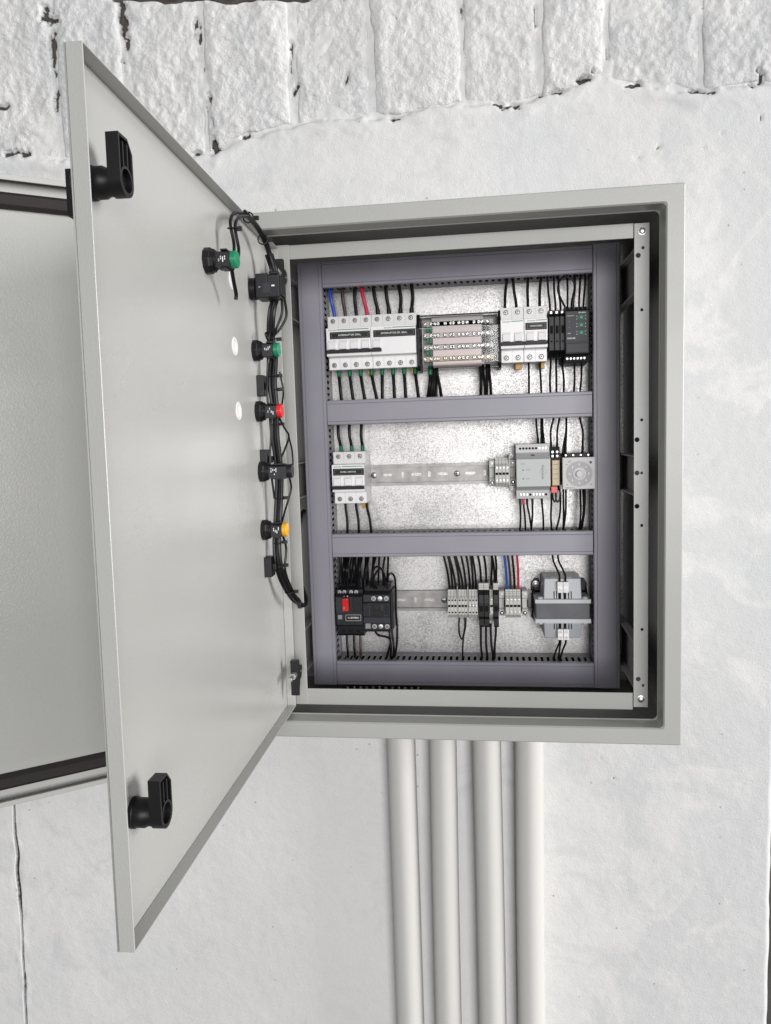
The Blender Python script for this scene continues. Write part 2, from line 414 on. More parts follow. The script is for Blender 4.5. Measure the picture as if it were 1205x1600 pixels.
def relief(x, z):
    """rough, thickly painted masonry relief shared by bricks and joints"""
    rdg = 0.5 - np.abs(fbm(x, z, 0.034, 4, 77, 0.6))
    return 0.0046 * fbm(x, z, 0.10, 3, 71) + 0.0018 * fbm(x, z, 0.028, 3, 73) + 0.0030 * (rdg - 0.35) * sstep(-0.2, 0.2, fbm(x, z, 0.07, 2, 79)) + 0.0020 * fbm(x, z, 0.0095, 2, 75)

def build_wall():
    xs = np.concatenate([np.arange(-1.35, -1.02, 0.015), np.arange(-1.02, -0.915, 0.004), np.arange(-0.915, -0.865, 0.0011), np.arange(-0.865, XC, 0.0032), [XC]])
    zs = np.concatenate([np.arange(FLOOR - 0.01, -1.16, 0.015), np.arange(-1.16, 0.52, 0.0036), np.arange(0.52, 0.86, 0.0026), np.arange(0.86, 1.25, 0.015)])
    x, z = np.meshgrid(xs, zs)
    zb = np.interp(x, bx, bz) + 0.006 * fbm(x, z, 0.05, 3, 2) + 0.005 * fbm(x, z, 0.012, 2, 5)
    up = sstep(-0.004, 0.003, z - zb)                      # 1 in the stripped brick area
    pl = 0.0030 * fbm(x, z, 0.32, 3, 1) + 0.0006 * fbm(x, z, 0.05, 3, 6) * sstep(-0.25, 0.35, fbm(x, z, 0.3, 2, 51)) + 0.00035 * fbm(x, z, 0.014, 2, 9)
    lip = 0.004 * np.exp(-((z - zb + 0.012) / 0.012) ** 2) * (0.5 + fbm(x, z, 0.06, 2, 12))
    mort = -0.0042 + 0.6 * relief(x, z) + 0.004 * fbm(x, z, 0.05, 3, 14)
    h = (pl + lip) * (1 - up) + mort * up
    b = bare_field(x, z, 3)
    h = h - 0.012 * np.clip(b, 0, 1) * (0.25 + 0.75 * up)
    d = np.abs(x - crack_x(z)); wd = 0.0026 + 0.0016 * vnoise(z, z * 0, 0.08, 7)
    ck = sstep(wd * 1.6, wd * 0.5, d) * sstep(-0.30, -0.36, z)
    h = h - 0.012 * ck + 0.0018 * sstep(0.016, 0.004, d) * (1 - ck) * fbm(x, z, 0.03, 2, 21)
    b = np.maximum(b, ck * 1.0)
    b = np.maximum(b, 0.46 * sstep(0.02, 0.003, d) * sstep(0.05, 0.3, fbm(x, z, 0.05, 3, 33)) * sstep(-0.3, -0.4, z))
    # the end of the wall: round the corner off, then return into depth
    y = YW - h + 0.006 * sstep(XC - 0.008, XC, x) ** 2
    xe = x - 0.004 * sstep(XC - 0.05, XC, x) * (0.5 + fbm(x * 0, z, 0.09, 3, 15))
    X = np.concatenate([xe, xe[:, -1:] - 0.0005], 1); Y = np.concatenate([y, y[:, -1:] * 0 + 0.52], 1)
    Z = np.concatenate([z, z[:, -1:]], 1); B = np.concatenate([b, b[:, -1:]], 1)
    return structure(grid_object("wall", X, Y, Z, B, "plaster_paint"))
wall = build_wall()

def build_brick(x0, x1, z0f, z1, seed):
    rs = random.Random(seed)
    st = 0.0026
    g0, g1 = rs.uniform(0.0008, 0.0035), rs.uniform(0.0008, 0.0035)
    nx = int((x1 - x0) / st); zlo = float(np.min(np.interp(np.linspace(x0, x1, 20), bx, bz))) - 0.004 if z0f is None else z0f
    nz = int((z1 - zlo) / st)
    u, w = np.meshgrid(np.linspace(0, 1, nx), np.linspace(0, 1, nz))
    slant = -0.10 * 0.13
    x = x0 + g0 + u * (x1 - x0 - g0 - g1); 
    lo = (np.interp(x, bx, bz) + 0.004 + 0.010 * fbm(x, x * 0, 0.03, 3, seed)) if z0f is None else (z0f + 0 * x - 0.1 * (x - x0))
    top = z1 - (0.1 * (x - x0) if z1 < 0.84 else 0)
    z = lo + w * (top - lo)
    x = x + 0.006 * fbm(x * 0 + seed, z, 0.05, 3, seed) * (np.abs(u - 0.5) * 2) ** 2 + 0.012 * (0.70 - z) * 0.8 * 0
    ed = np.minimum(np.minimum(u, 1 - u) * (x1 - x0), np.minimum(w, 1 - w) * (z1 - zlo))
    ed = ed + 0.0035 * fbm(x, z, 0.022, 3, seed + 2)
    rise = 0.65 * sstep(-0.001, 0.0055, ed) + 0.35 * sstep(0.002, 0.018, ed)
    lump = relief(x, z) + 0.0022 * fbm(x, z, 0.06, 2, seed + 1)
    b = bare_field(x, z, 3)
    h = -0.0070 + rise * (0.0068 + rs.uniform(-0.0018, 0.0018)) + lump * (0.25 + 0.75 * rise) - 0.018 * np.clip(b, 0, 1)
    skirt = np.minimum(np.minimum(u, 1 - u) * (nx - 1), np.minimum(w, 1 - w) * (nz - 1)) < 0.5
    h = np.where(skirt, -0.03, h)
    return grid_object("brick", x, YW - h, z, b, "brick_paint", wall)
for i in range(len(JOINTS) - 1):
    a, c = JOINTS[i], JOINTS[i + 1]
    if -0.62 < a and a < -0.3:
        t = 0.821 - 0.10 * (a + 0.60)
        build_brick(a, c, None, t, 20 + i)
        build_brick(a, c, t + 0.009, 0.93, 60 + i)
    else:
        build_brick(a, c, None, 0.90, 20 + i)

floor = structure(MB().add([(-6, -6, FLOOR), (6, -6, FLOOR), (6, 6, FLOOR), (-6, 6, FLOOR)], [(0, 1, 2, 3)]).build("floor", "floor_concrete"))
back = structure(MB().box(0.2, 3.5, 2.05, 2.2, FLOOR, 2.4).build("far_wall", "far_paint"))

# four painted conduits under the enclosure
pipes = [(-0.1130, 0.0252, "leftmost of the four"), (-0.0392, 0.0240, "second from the left of the four"), (0.0362, 0.0248, "third from the left of the four"), (0.1095, 0.0242, "rightmost of the four")]
for x, r, w in pipes:
    m = MB(); n = 12
    prof = [(r, -0.372 + (FLOOR + 0.372) * k / n) for k in range(n + 1)]
    m.lathe(prof, 'z', (x, YW - r - 0.0015, 0), 40)
    m.v = [(a + 0.0022 * math.sin(2.1 * (c + 1.1) + 40 * x) * min(1, (-0.37 - c) * 3), b, c) for a, b, c in m.v]
    o = m.build("conduit_pipe", "pipe_paint", None, smooth=True)
    tag(o, "grey painted conduit pipe, %s under the enclosure" % w, "pipe", "conduit pipes under the enclosure")

# ------------------------------------------------------------------ the enclosure
H2, W2 = 0.3675, 0.300
YP, YL = 0.2526, 0.1903           # mounting plate front, duct lid front
YR = 0.0574                       # front of the inner frame
enc = thing("electrical_enclosure", "grey steel wall enclosure standing open with ducts and breakers inside", "enclosure", (0, YW - 0.004, -H2))
def E(m, name, mats="enclosure_paint", bevel=0.0, smooth=False, parent=None):
    """build world-coordinate geometry as a part of the enclosure"""
    off = (0 - enc.location[0], 0 - enc.location[1], 0 - enc.location[2])
    m.v = [(a + off[0], b + off[1], c + off[2]) for a, b, c in m.v]
    return m.build(name, mats, parent or enc, bevel=bevel, smooth=smooth)
t = 0.0015; YB = YW - 0.004
E(MB().box(-W2, -W2 + t, 0.0018, YB, -H2, H2), "side_wall")
E(MB().box(W2 - t, W2, 0.0018, YB, -H2, H2), "side_wall")
E(MB().box(-W2 + t, W2 - t, 0.0018, YB, H2 - t, H2), "top_wall")
E(MB().box(-W2 + t, W2 - t, 0.0018, YB, -H2, -H2 + t), "bottom_wall")
E(MB().box(-W2 + t, W2 - t, YB - t, YB - 0.0002, -H2 + t, H2 - t), "back_wall")
# front frame: flat face, then a flange turned back into the box
def rrect(x, z, r, n=5):
    out = []
    for cx, cz, a in ((x - r, z - r, 0), (-x + r, z - r, 90), (-x + r, -z + r, 180), (x - r, -z + r, 270)):
        out += [(cx + r * math.cos(math.radians(a + 90 * k / n)), cz + r * math.sin(math.radians(a + 90 * k / n))) for k in range(n + 1)]
    return out
def frame_mesh():
    m = MB(); loops = []
    for (ix, iz, r, y) in ((W2, H2, 0.0025, 0.0018), (W2, H2, 0.0025, 0.0008), (W2 - 0.0012, H2 - 0.0012, 0.002, 0.0), (W2 - 0.0215, H2 - 0.0215, 0.004, 0.0), (W2 - 0.0232, H2 - 0.0232, 0.005, 0.0022),
                           (W2 - 0.0245, H2 - 0.0245, 0.006, 0.026), (W2 - 0.0258, H2 - 0.0258, 0.007, 0.028), (W2 - 0.0245, H2 - 0.0245, 0.006, 0.0285), (W2 - 0.022, H2 - 0.022, 0.005, 0.0022)):
        loops.append([(x, y, z) for x, z in rrect(ix, iz, r)])
    n = len(loops[0]); v = [p for l in loops for p in l]; f = []
    for i in range(len(loops) - 1):
        for k in range(n): f.append((i * n + k, i * n + (k + 1) % n, (i + 1) * n + (k + 1) % n, (i + 1) * n + k))
    return m.add(v, f)
E(frame_mesh(), "front_frame")

# inner frame of four bars
def bar_h(z0, z1): return MB().box(-0.249, 0.2475, YR + 0.002, YR + 0.004, z0, z1).box(-0.249, 0.2475, YR + 0.004, YR + 0.022, z1 - 0.002 if z0 > 0 else z0, z1 if z0 > 0 else z0 + 0.002)
E(bar_h(0.3164, 0.3362), "top_bar", bevel=0.0008)
E(bar_h(-0.3405, -0.3155), "bottom_bar", bevel=0.0008)
E(MB().box(-0.249, -0.2285, YR - 0.0005, YR + 0.0015, -0.3395, 0.3365).box(-0.249, -0.247, YR + 0.0015, YR + 0.03, -0.3395, 0.3365), "hinge_bar", bevel=0.0008)
hp = [(0.2593, 0.3026, .0022), (0.2531, 0.2929, .0034), (0.2579, 0.2208, .0021), (0.2582, 0.0724, .0021), (0.2520, 0.0454, .0034), (0.2520, -0.0005, .0034), (0.2584, -0.0007, .0021), (0.2521, -0.0469, .0034), (0.2586, -0.0739, .0021), (0.2594, -0.2221, .0021), (0.2544, -0.2943, .0034), (0.2610, -0.3036, .0021)]
loc0 = (-enc.location[0], YR + 0.0005 - enc.location[1], -enc.location[2])
pr = holed_plate("perforated_bar", "enclosure_paint", [(0.248, -0.3353), (0.2675, -0.3353), (0.2675, 0.3348), (0.248, 0.3348)], [circle(x, z, r, 14) for x, z, r in hp], 0.0018, enc, None, loc0)
E(MB().box(0.2655, 0.2675, YR + 0.0016, YR + 0.022, -0.3353, 0.3348).box(0.248, 0.2655, YR + 0.0016, YR + 0.022, 0.3328, 0.3348), "bar_flange")
def bolt_mesh(r, h):
    return MB().lathe([(r * 1.25, 0), (r * 1.25, -h * .25), (r, -h * .3), (r * .95, -h * .8), (r * .6, -h)], 'y', (0, 0, 0), 14).mesh("bolt", "bright_steel", True)
bolt_me = bolt_mesh(0.0042, 0.0035)
for z in (0.3244, -0.3234): link("bolt", bolt_me, enc, (0.2580 - enc.location[0], YR - 0.0005 - enc.location[1], z - enc.location[2]))
# standoff brackets from the bars back to the mounting plate
for s in (-1, 1):
    for z0, z1 in ((0.247, 0.309), (-0.035, 0.022), (-0.318, -0.248)):
        x = -0.2645 if s < 0 else 0.2640
        m = MB().box(x, x + 0.002, YR + 0.004, YP + 0.001, z0, z1)
        xi0, xi1 = (x + 0.002, x + 0.0132) if s < 0 else (x - 0.0112, x)
        m.box(xi0, xi1, YR + 0.004, YP + 0.001, z0, z0 + 0.0018).box(xi0, xi1, YR + 0.004, YP + 0.001, z1 - 0.0018, z1)
        b = E(m, "standoff_bracket", "bracket_paint", bevel=0.0006)
        link("bolt", bolt_me, b, (((x + 0.002) if s < 0 else x) + s * -0.0 - enc.location[0], YR + 0.02 - enc.location[1], (z0 + z1) / 2 + 0.012 - enc.location[2])).rotation_euler = (0, 0, math.radians(90 if s < 0 else -90))
E(MB().box(-0.266, 0.266, YP, YP + 0.002, -0.355, 0.35), "mounting_plate", "galvanised")

# ---- inner door (swung out towards the camera, carries the control buttons)
DO = Vector((-0.2439, 0.05, 0.0))
de = Vector((0.02959, -0.99937, 0.01971)).normalized(); dm = Vector((0.99956, 0.02960, 0.0)).normalized(); dw = de.cross(dm)
if dw.z < 0: dw = -dw
# local door axes: x = -u (hinge at 0, free edge at -WD), z = up, y = away from the button side
DM = Matrix((-de, -dm, dw)).transposed().to_4x4()
if DM.to_3x3().determinant() < 0: raise RuntimeError("door frame")
DM.translation = DO
WD, DT, DZ1, DZ0 = 0.5709, 0.0141, 0.3330, -0.3374
def door_local(u, z, m): return (-u, -m, z)
door = link("inner_door", None, enc); door.matrix_parent_inverse = Matrix.Identity(4)
door.matrix_local = Matrix.Translation(-enc.location) @ DM
BTN = [(0.2854, 0.249), (0.1095, 0.254), (0.1065, 0.1756), (0.1033, 0.0967), (0.0999, 0.0171), (0.0992, -0.0611)]
open_holes = [(0.1936, 0.2486), (0.1925, 0.1706), (0.1883, 0.0937)]
dp = holed_plate("door_sheet", "enclosure_paint_lit", [(-WD, DZ0), (0, DZ0), (0, DZ1), (-WD, DZ1)], [circle(-u, z, 0.0104, 24) for u, z in open_holes], 0.0012, door, None, (0, DT - 0.0006, 0))
for u, z in open_holes:
    holerim = MB()
    pts = [(x, DT - 0.0014, zz) for x, zz in circle(-u, z, 0.0108, 22)]
    holerim.tube(pts + pts[:1], 0.0006, 5)
    holerim.build("hole_rim", "shoulder_plastic", door, smooth=True)
    MB().lathe([(0.0102, DT - 0.0016), (0.0097, DT - 0.0020), (0.0072, DT - 0.0019), (0.0064, DT - 0.0008), (0.0002, DT - 0.0008)], 'y', (-u, 0, z), 26, caps=False).build("pale_hole_disc", "shoulder_plastic", door, smooth=True)  # added pale disc imitating the brightness seen through the open hole
fl = 0.0012
MB().box(-WD, -WD + fl, 0, DT - 0.0014, DZ0, DZ1).build("free_edge_flange", "enclosure_paint_lit", door, bevel=0.0005)
MB().box(-fl, 0, 0, DT - 0.0014, DZ0, DZ1).build("hinge_edge_flange", "enclosure_paint_lit", door, bevel=0.0005)
MB().box(-WD + fl, -fl, 0, DT - 0.0014, DZ1 - fl, DZ1).build("top_flange", "enclosure_paint_lit", door, bevel=0.0005)
MB().box(-WD + fl, -fl, 0, DT - 0.0014, DZ0, DZ0 + fl).build("bottom_flange", "enclosure_paint_lit", door, bevel=0.0005)
def latch(u, z):
    m = MB(); x = -u
    b0 = DT - 0.0014
    m.lathe([(0.0126, b0), (0.0126, b0 - 0.003), (0.0118, b0 - 0.0035), (0.0118, b0 - 0.011), (0.0104, b0 - 0.0135), (0.0104, -0.0065)], 'y', (x, 0, z), 24)
    # tongue: rounded plate with ribs and a bore on its end face
    def outline(s):
        o = [(x + (0.0118 - s) * math.cos(a), z + (0.0118 - s) * math.sin(a)) for a in [math.pi + math.pi * k / 12 for k in range(13)]]
        o += [(x + 0.0118 - s, z + 0.0225), (x + 0.004, z + 0.0315 - s), (x - 0.0118 + s, z + 0.0315 - s)]
        return o
    m.prism(outline(0.0), 'y', -0.0058, -0.0110)
    def rim(o, i, y0, y1):
        n = len(o); v = [(p[0], y0, p[1]) for p in o] + [(p[0], y1, p[1]) for p in o] + [(p[0], y1, p[1]) for p in i] + [(p[0], y0, p[1]) for p in i]
        f = []
        for k in range(n):
            j = (k + 1) % n
            f += [(k, j, n + j, n + k), (n + k, n + j, 2 * n + j, 2 * n + k), (2 * n + k, 2 * n + j, 3 * n + j, 3 * n + k)]
        m.add(v, f)
    rim(outline(0.0), outline(0.0020), -0.0110, -0.0155)
    m.lathe([(0.0105, -0.0110), (0.0105, -0.0155), (0.0085, -0.0155), (0.0085, -0.0112)], 'y', (x, 0, z), 24, caps=False)
    for xx in (-0.0036, 0.0036): m.box(x + xx - 0.0008, x + xx + 0.0008, -0.0152, -0.0110, z + 0.0098, z + 0.0272)
    # wing knob on the outer side
    m.lathe([(0.014, DT + 0.0002), (0.014, DT + 0.006), (0.010, DT + 0.010)], 'y', (x, 0, z), 20)
    m.prism([(x - 0.005, z - 0.024), (x + 0.005, z - 0.024), (x + 0.005, z + 0.010), (x - 0.005, z + 0.010)], 'y', DT + 0.006, DT + 0.0155)
    return m.build("latch_handle", "black_plastic", door, smooth=True)
latch(0.5440, 0.2454); latch(0.5330, -0.2440)
def hinge(z):
    h = MB()
    h.prism([(-0.035, z - 0.030), (-0.0315, z - 0.032), (-0.029, z - 0.030), (-0.029, z - 0.020), (-0.026, z - 0.016), (-0.026, z + 0.020), (-0.035, z + 0.020)], 'y', -0.002, -0.0135)
    h.prism([(-0.026, z - 0.012), (-0.012, z - 0.010), (-0.005, z - 0.004), (-0.004, z + 0.002), (-0.007, z + 0.007), (-0.014, z + 0.009), (-0.026, z + 0.008)], 'y', -0.003, -0.0125)
    h.lathe([(0.0035, -0.0125), (0.0035, -0.0135), (0.0022, -0.0138)], 'y', (-0.012, 0, z - 0.001), 12, 1)
    h.lathe([(0.0028, -0.036), (0.0028, -0.060)], 'x', (0, -0.0075, z), 10, 1)
    for a in (-0.0385, -0.046): h.lathe([(0.0050, a), (0.0050, a + 0.0042)], 'x', (0, -0.0075, z), 6, 1)
    return h.build("hinge", ["black_plastic", "steel"], door, smooth=True)
hinge(-0.2790); hinge(0.2890)

# ---- outer door (opened wide, seen behind the inner door)
ang = math.radians(-142.70)
oe = Vector((math.cos(ang), math.sin(ang), 0)); om = Vector((-math.sin(ang), math.cos(ang), 0))
OM = Matrix((-oe, -om, Vector((0, 0, 1)))).transposed().to_4x4()
OM.translation = Vector((-0.22, 0, 0)) + oe * 0.0
odoor = link("outer_door", None, enc); odoor.matrix_local = Matrix.Translation(-enc.location) @ OM
OU0, OU1, OZ0, OZ1, OD = 0.105, 0.705, -0.3655, 0.3705, 0.020
MB().box(-OU1, -OU0, OD - 0.0015, OD, OZ0, OZ1).build("door_sheet", "enclosure_paint_lit", odoor)
def odoor_frame():
    m = MB(); cx, cz = -(OU0 + OU1) / 2, (OZ0 + OZ1) / 2; hx, hz = (OU1 - OU0) / 2, (OZ1 - OZ0) / 2
    loops = []
    for s, y in ((0.0, OD - 0.0016), (0.0, 0.0006), (0.0006, 0.0), (0.0058, 0.0), (0.0062, 0.0004), (0.0062, 0.0015), (0.0015, 0.0015), (0.0015, OD - 0.0016)):
        loops.append([(cx + a, y, cz + b) for a, b in rrect(hx - s, hz - s, max(0.0015, 0.003 - s))])
    n = len(loops[0]); v = [p for l in loops for p in l]; f = []
    for i in range(len(loops) - 1):
        for k in range(n): f.append((i * n + k, i * n + (k + 1) % n, (i + 1) * n + (k + 1) % n, (i + 1) * n + k))
    return m.add(v, f)
odoor_frame().build("edge_flange", "enclosure_paint_lit", odoor)
g = MB(); gi, gw = 0.0165, 0.018
x0, x1, z0, z1 = -OU1 + gi, -OU0 - gi, OZ0 + gi, OZ1 - gi
prof = [(0, 0), (gw, 0), (gw, 0.006), (gw * .8, 0.009), (gw * .2, 0.009), (0, 0.006)]
yb = OD - 0.0016
for sz, zz in ((1, z0), (-1, z1)): g.prism([(yb - h, zz + sz * a) for a, h in prof], 'x', x0, x1)
for sx, xx in ((1, x0), (-1, x1)): g.prism([(xx + sx * a, yb - h) for a, h in prof], 'z', z0 + gw, z1 - gw)
g.build("gasket", "gasket_rubber", odoor)
for z in (0.25, -0.25):
    MB().box(-OU0 - 0.002, -OU0 + 0.018, 0.004, 0.007, z - 0.02, z + 0.02).build("hinge_arm", "steel", odoor)
# pivots between the outer door and the left side of the box
for z in (0.25, -0.25):
    E(MB().lathe([(0.005, -0.02), (0.005, 0.02)], 'z', (-0.2985, -0.058, z), 12).box(-0.2999, -0.2970, -0.058, 0.01, z - 0.015, z + 0.015), "hinge_pin", "steel")

# ------------------------------------------------------------------ cable ducts
def lid_profile(w):
    """cross profile (across, height above plate)"""
    hh = YP - YL; e = w / 2
    return [(-e, hh - 0.010), (-e, hh - 0.0016), (-e + 0.0012, hh - 0.0003), (-e + 0.005, hh - 0.0003), (-e + 0.0054, hh - 0.0009), (-e + 0.0060, hh), (e - 0.0060, hh), (e - 0.0054, hh - 0.0009), (e - 0.005, hh - 0.0003), (e - 0.0012, hh - 0.0003), (e, hh - 0.0016), (e, hh - 0.010), (e - 0.0012, hh - 0.010), (e - 0.0012, hh - 0.0022), (-e + 0.0012, hh - 0.0022), (-e + 0.0012, hh - 0.010)]
def duct(c0, c1, a, b, vertical, label):
    """c0..c1 across the duct, a..b along it"""
    w = c1 - c0; cc = (c0 + c1) / 2; L = b - a; mid = (a + b) / 2
    o = thing("cable_duct", label, "cable duct", (cc, YP, mid) if vertical else (mid, YP, cc), "slotted wiring ducts")
    pf = lid_profile(w); m = MB()
    if vertical: m.prism([(p, -q) for p, q in pf], 'z', -L / 2, L / 2)
    else: m.prism([(-q, p) for p, q in pf], 'x', -L / 2, L / 2)
    m.build("lid", "duct_pvc", o)
    hh = YP - YL
    for s in (-1, 1):
        m = MB(); e0, e1 = sorted((s * (w / 2 - 0.0032), s * (w / 2 - 0.0015)))
        def bx_(l0, l1, h0, h1):
            if vertical: m.box(e0, e1, -h1, -h0, l0, l1)
            else: m.box(l0, l1, -h1, -h0, e0, e1)
        bx_(-L / 2, L / 2, 0.0005, 0.019)
        n = int(L / 0.0098); p = L / n
        for k in range(n): bx_(-L / 2 + k * p + 0.0023, -L / 2 + (k + 1) * p - 0.0023, 0.019, hh - 0.0035)
        m.build("slotted_side", "duct_pvc_lit", o)
    m = MB()
    if vertical: m.box(-w / 2 + 0.0032, w / 2 - 0.0032, -0.002, -0.0004, -L / 2, L / 2)
    else: m.box(-L / 2, L / 2, -0.002, -0.0004, -w / 2 + 0.0032, w / 2 - 0.0032)
    m.build("duct_base", "duct_pvc_lit", o)
    rs = random.Random(int(cc * 1000)); pts_ = [(rs.uniform(-1, 1) * (w / 2 - 0.010), rs.uniform(0.010, hh - 0.014)) for _ in range(7)] + [(s_ * (w / 2 - 0.0085), h_) for s_ in (-1, 1) for h_ in (0.012, 0.024, 0.036, 0.047)]
    for a_, h_ in pts_:
        q = [(a_ + 0.0012 * math.sin(9 * j + 50 * h_), -h_, -L / 2 + 0.012 + (L - 0.024) * j / 8) for j in range(9)]
        if not vertical: q = [(c_, b_, a2_) for a2_, b_, c_ in q]
        MB().tube(q, 0.0052, 7).build("enclosed_wire", "wire_black", o, smooth=True)
    return o
duct(-0.2502, -0.2104, -0.3530, 0.3392, True, "tall blue-grey cable duct up the left side of the panel")
duct(0.2108, 0.2515, -0.3530, 0.3412, True, "tall blue-grey cable duct up the right side beside the perforated bar")
duct(0.2990, 0.3402, -0.2095, 0.2100, False, "blue-grey horizontal cable duct along the top above the breakers")
duct(0.0808, 0.1203, -0.2095, 0.2090, False, "blue-grey horizontal cable duct directly under the top breaker row")
duct(-0.1364, -0.0978, -0.2095, 0.2095, False, "blue-grey horizontal cable duct above the transformer and terminal row")
duct(-0.3532, -0.3122, -0.2095, 0.2100, False, "dark blue-grey horizontal cable duct along the bottom below the transformer")

# ------------------------------------------------------------------ DIN rails
ZR = (0.2119, -0.0058, -0.2218)   # heights of the three device rows
def din_rail(z, slots, screws, label):
    o = thing("mounting_rail", label, "rail", (0, YP, z), "zinc mounting rails behind the devices")
    L = 0.204
    holes = [slot(x, 0, a, b) for x, a, b in slots]
    holed_plate("rail_web", "rail_zinc", [(-L, -0.0135), (L, -0.0135), (L, 0.0135), (-L, 0.0135)], holes, 0.001, o, None, (0, -0.0007, 0))
    for s in (-1, 1):
        m = MB()
        m.box(-L, L, -0.0075, -0.0002, s * 0.0135 - 0.0005, s * 0.0135 + 0.0005)
        m.box(-L, L, -0.0075, -0.0065, min(s * 0.0140, s * 0.0175), max(s * 0.0140, s * 0.0175))
        m.build("rail_flange", "rail_zinc", o)
    for x in screws:
        m = MB().lathe([(0.0052, -0.0012), (0.0050, -0.0028), (0.0030, -0.0040)], 'y', (x, 0, 0), 16).box(x - 0.003, x + 0.003, -0.0044, -0.0038, -0.0005, 0.0005, 1).box(x - 0.0005, x + 0.0005, -0.0044, -0.0038, -0.003, 0.003, 1)
        m.build("rail_screw", ["bright_steel", "hole_dark"], o, smooth=True)
S2 = [(-0.122, 0.015, 0.0045), (-0.096, 0.0042, 0.010), (-0.073, 0.017, 0.0048), (-0.051, 0.0045, 0.010), (-0.028, 0.017, 0.0048), (0.018, 0.017, 0.0048), (0.042, 0.0045, 0.010)]
din_rail(ZR[0], [], [], "zinc mounting rail hidden behind the top row of breakers")
din_rail(ZR[1], S2, [-0.1455, -0.0045], "zinc slotted mounting rail in the middle row beside the three-pole breaker")
din_rail(ZR[2], [(-0.104, 0.016, 0.0048), (-0.080, 0.0045, 0.010), (-0.056, 0.017, 0.0048)], [-0.031], "zinc slotted mounting rail in the bottom row between contactor and terminals")

# ------------------------------------------------------------------ small shared meshes
def terminal_screw(r, slot_angle=0.6):
    m = MB()
    m.lathe([(r * 1.28, 0.0004), (r * 1.28, -0.0004), (r, -0.0005), (r, 0.0001)], 'y', (0, 0, 0), 18, 2, caps=False)
    m.lathe([(r, 0.0001), (r * 0.02, 0.0001)], 'y', (0, 0, 0), 18, 1, caps=False)
    m.lathe([(r * 0.76, 0.0001), (r * 0.72, -0.0004), (r * 0.02, -0.0005)], 'y', (0, 0, 0), 16, 0, caps=False)
    c, s = math.cos(slot_angle), math.sin(slot_angle)
    for a, b in ((c, s), (-s, c)):
        w = r * 0.11; l = r * 0.62
        m.add([(a * l - b * w, -0.00062, b * l + a * w), (a * l + b * w, -0.00062, b * l - a * w), (-a * l + b * w, -0.00062, -b * l - a * w), (-a * l - b * w, -0.00062, -b * l + a * w)], [(0, 1, 2, 3)], 1)
    return m.mesh("screw", ["steel", "hole_dark", "shoulder_plastic"], True)
SCREW = [terminal_screw(0.0037, a) for a in (0.5, 1.1, 0.2)]
SMALL = MB().lathe([(0.0023, -0.0002), (0.0019, -0.0010), (0.0006, -0.0011)], 'y', (0, 0, 0), 12).box(-0.0017, 0.0017, -0.0013, -0.0010, -0.0003, 0.0003, 1).mesh("screw", ["bright_steel", "hole_dark"], True)
def pin_hole(r): return MB().lathe([(r, -0.0002), (r * .02, -0.0002)], 'y', (0, 0, 0), 12, caps=False).mesh("screw_hole", "hole_dark")
HOLE15, HOLE20 = pin_hole(0.0015), pin_hole(0.0019)

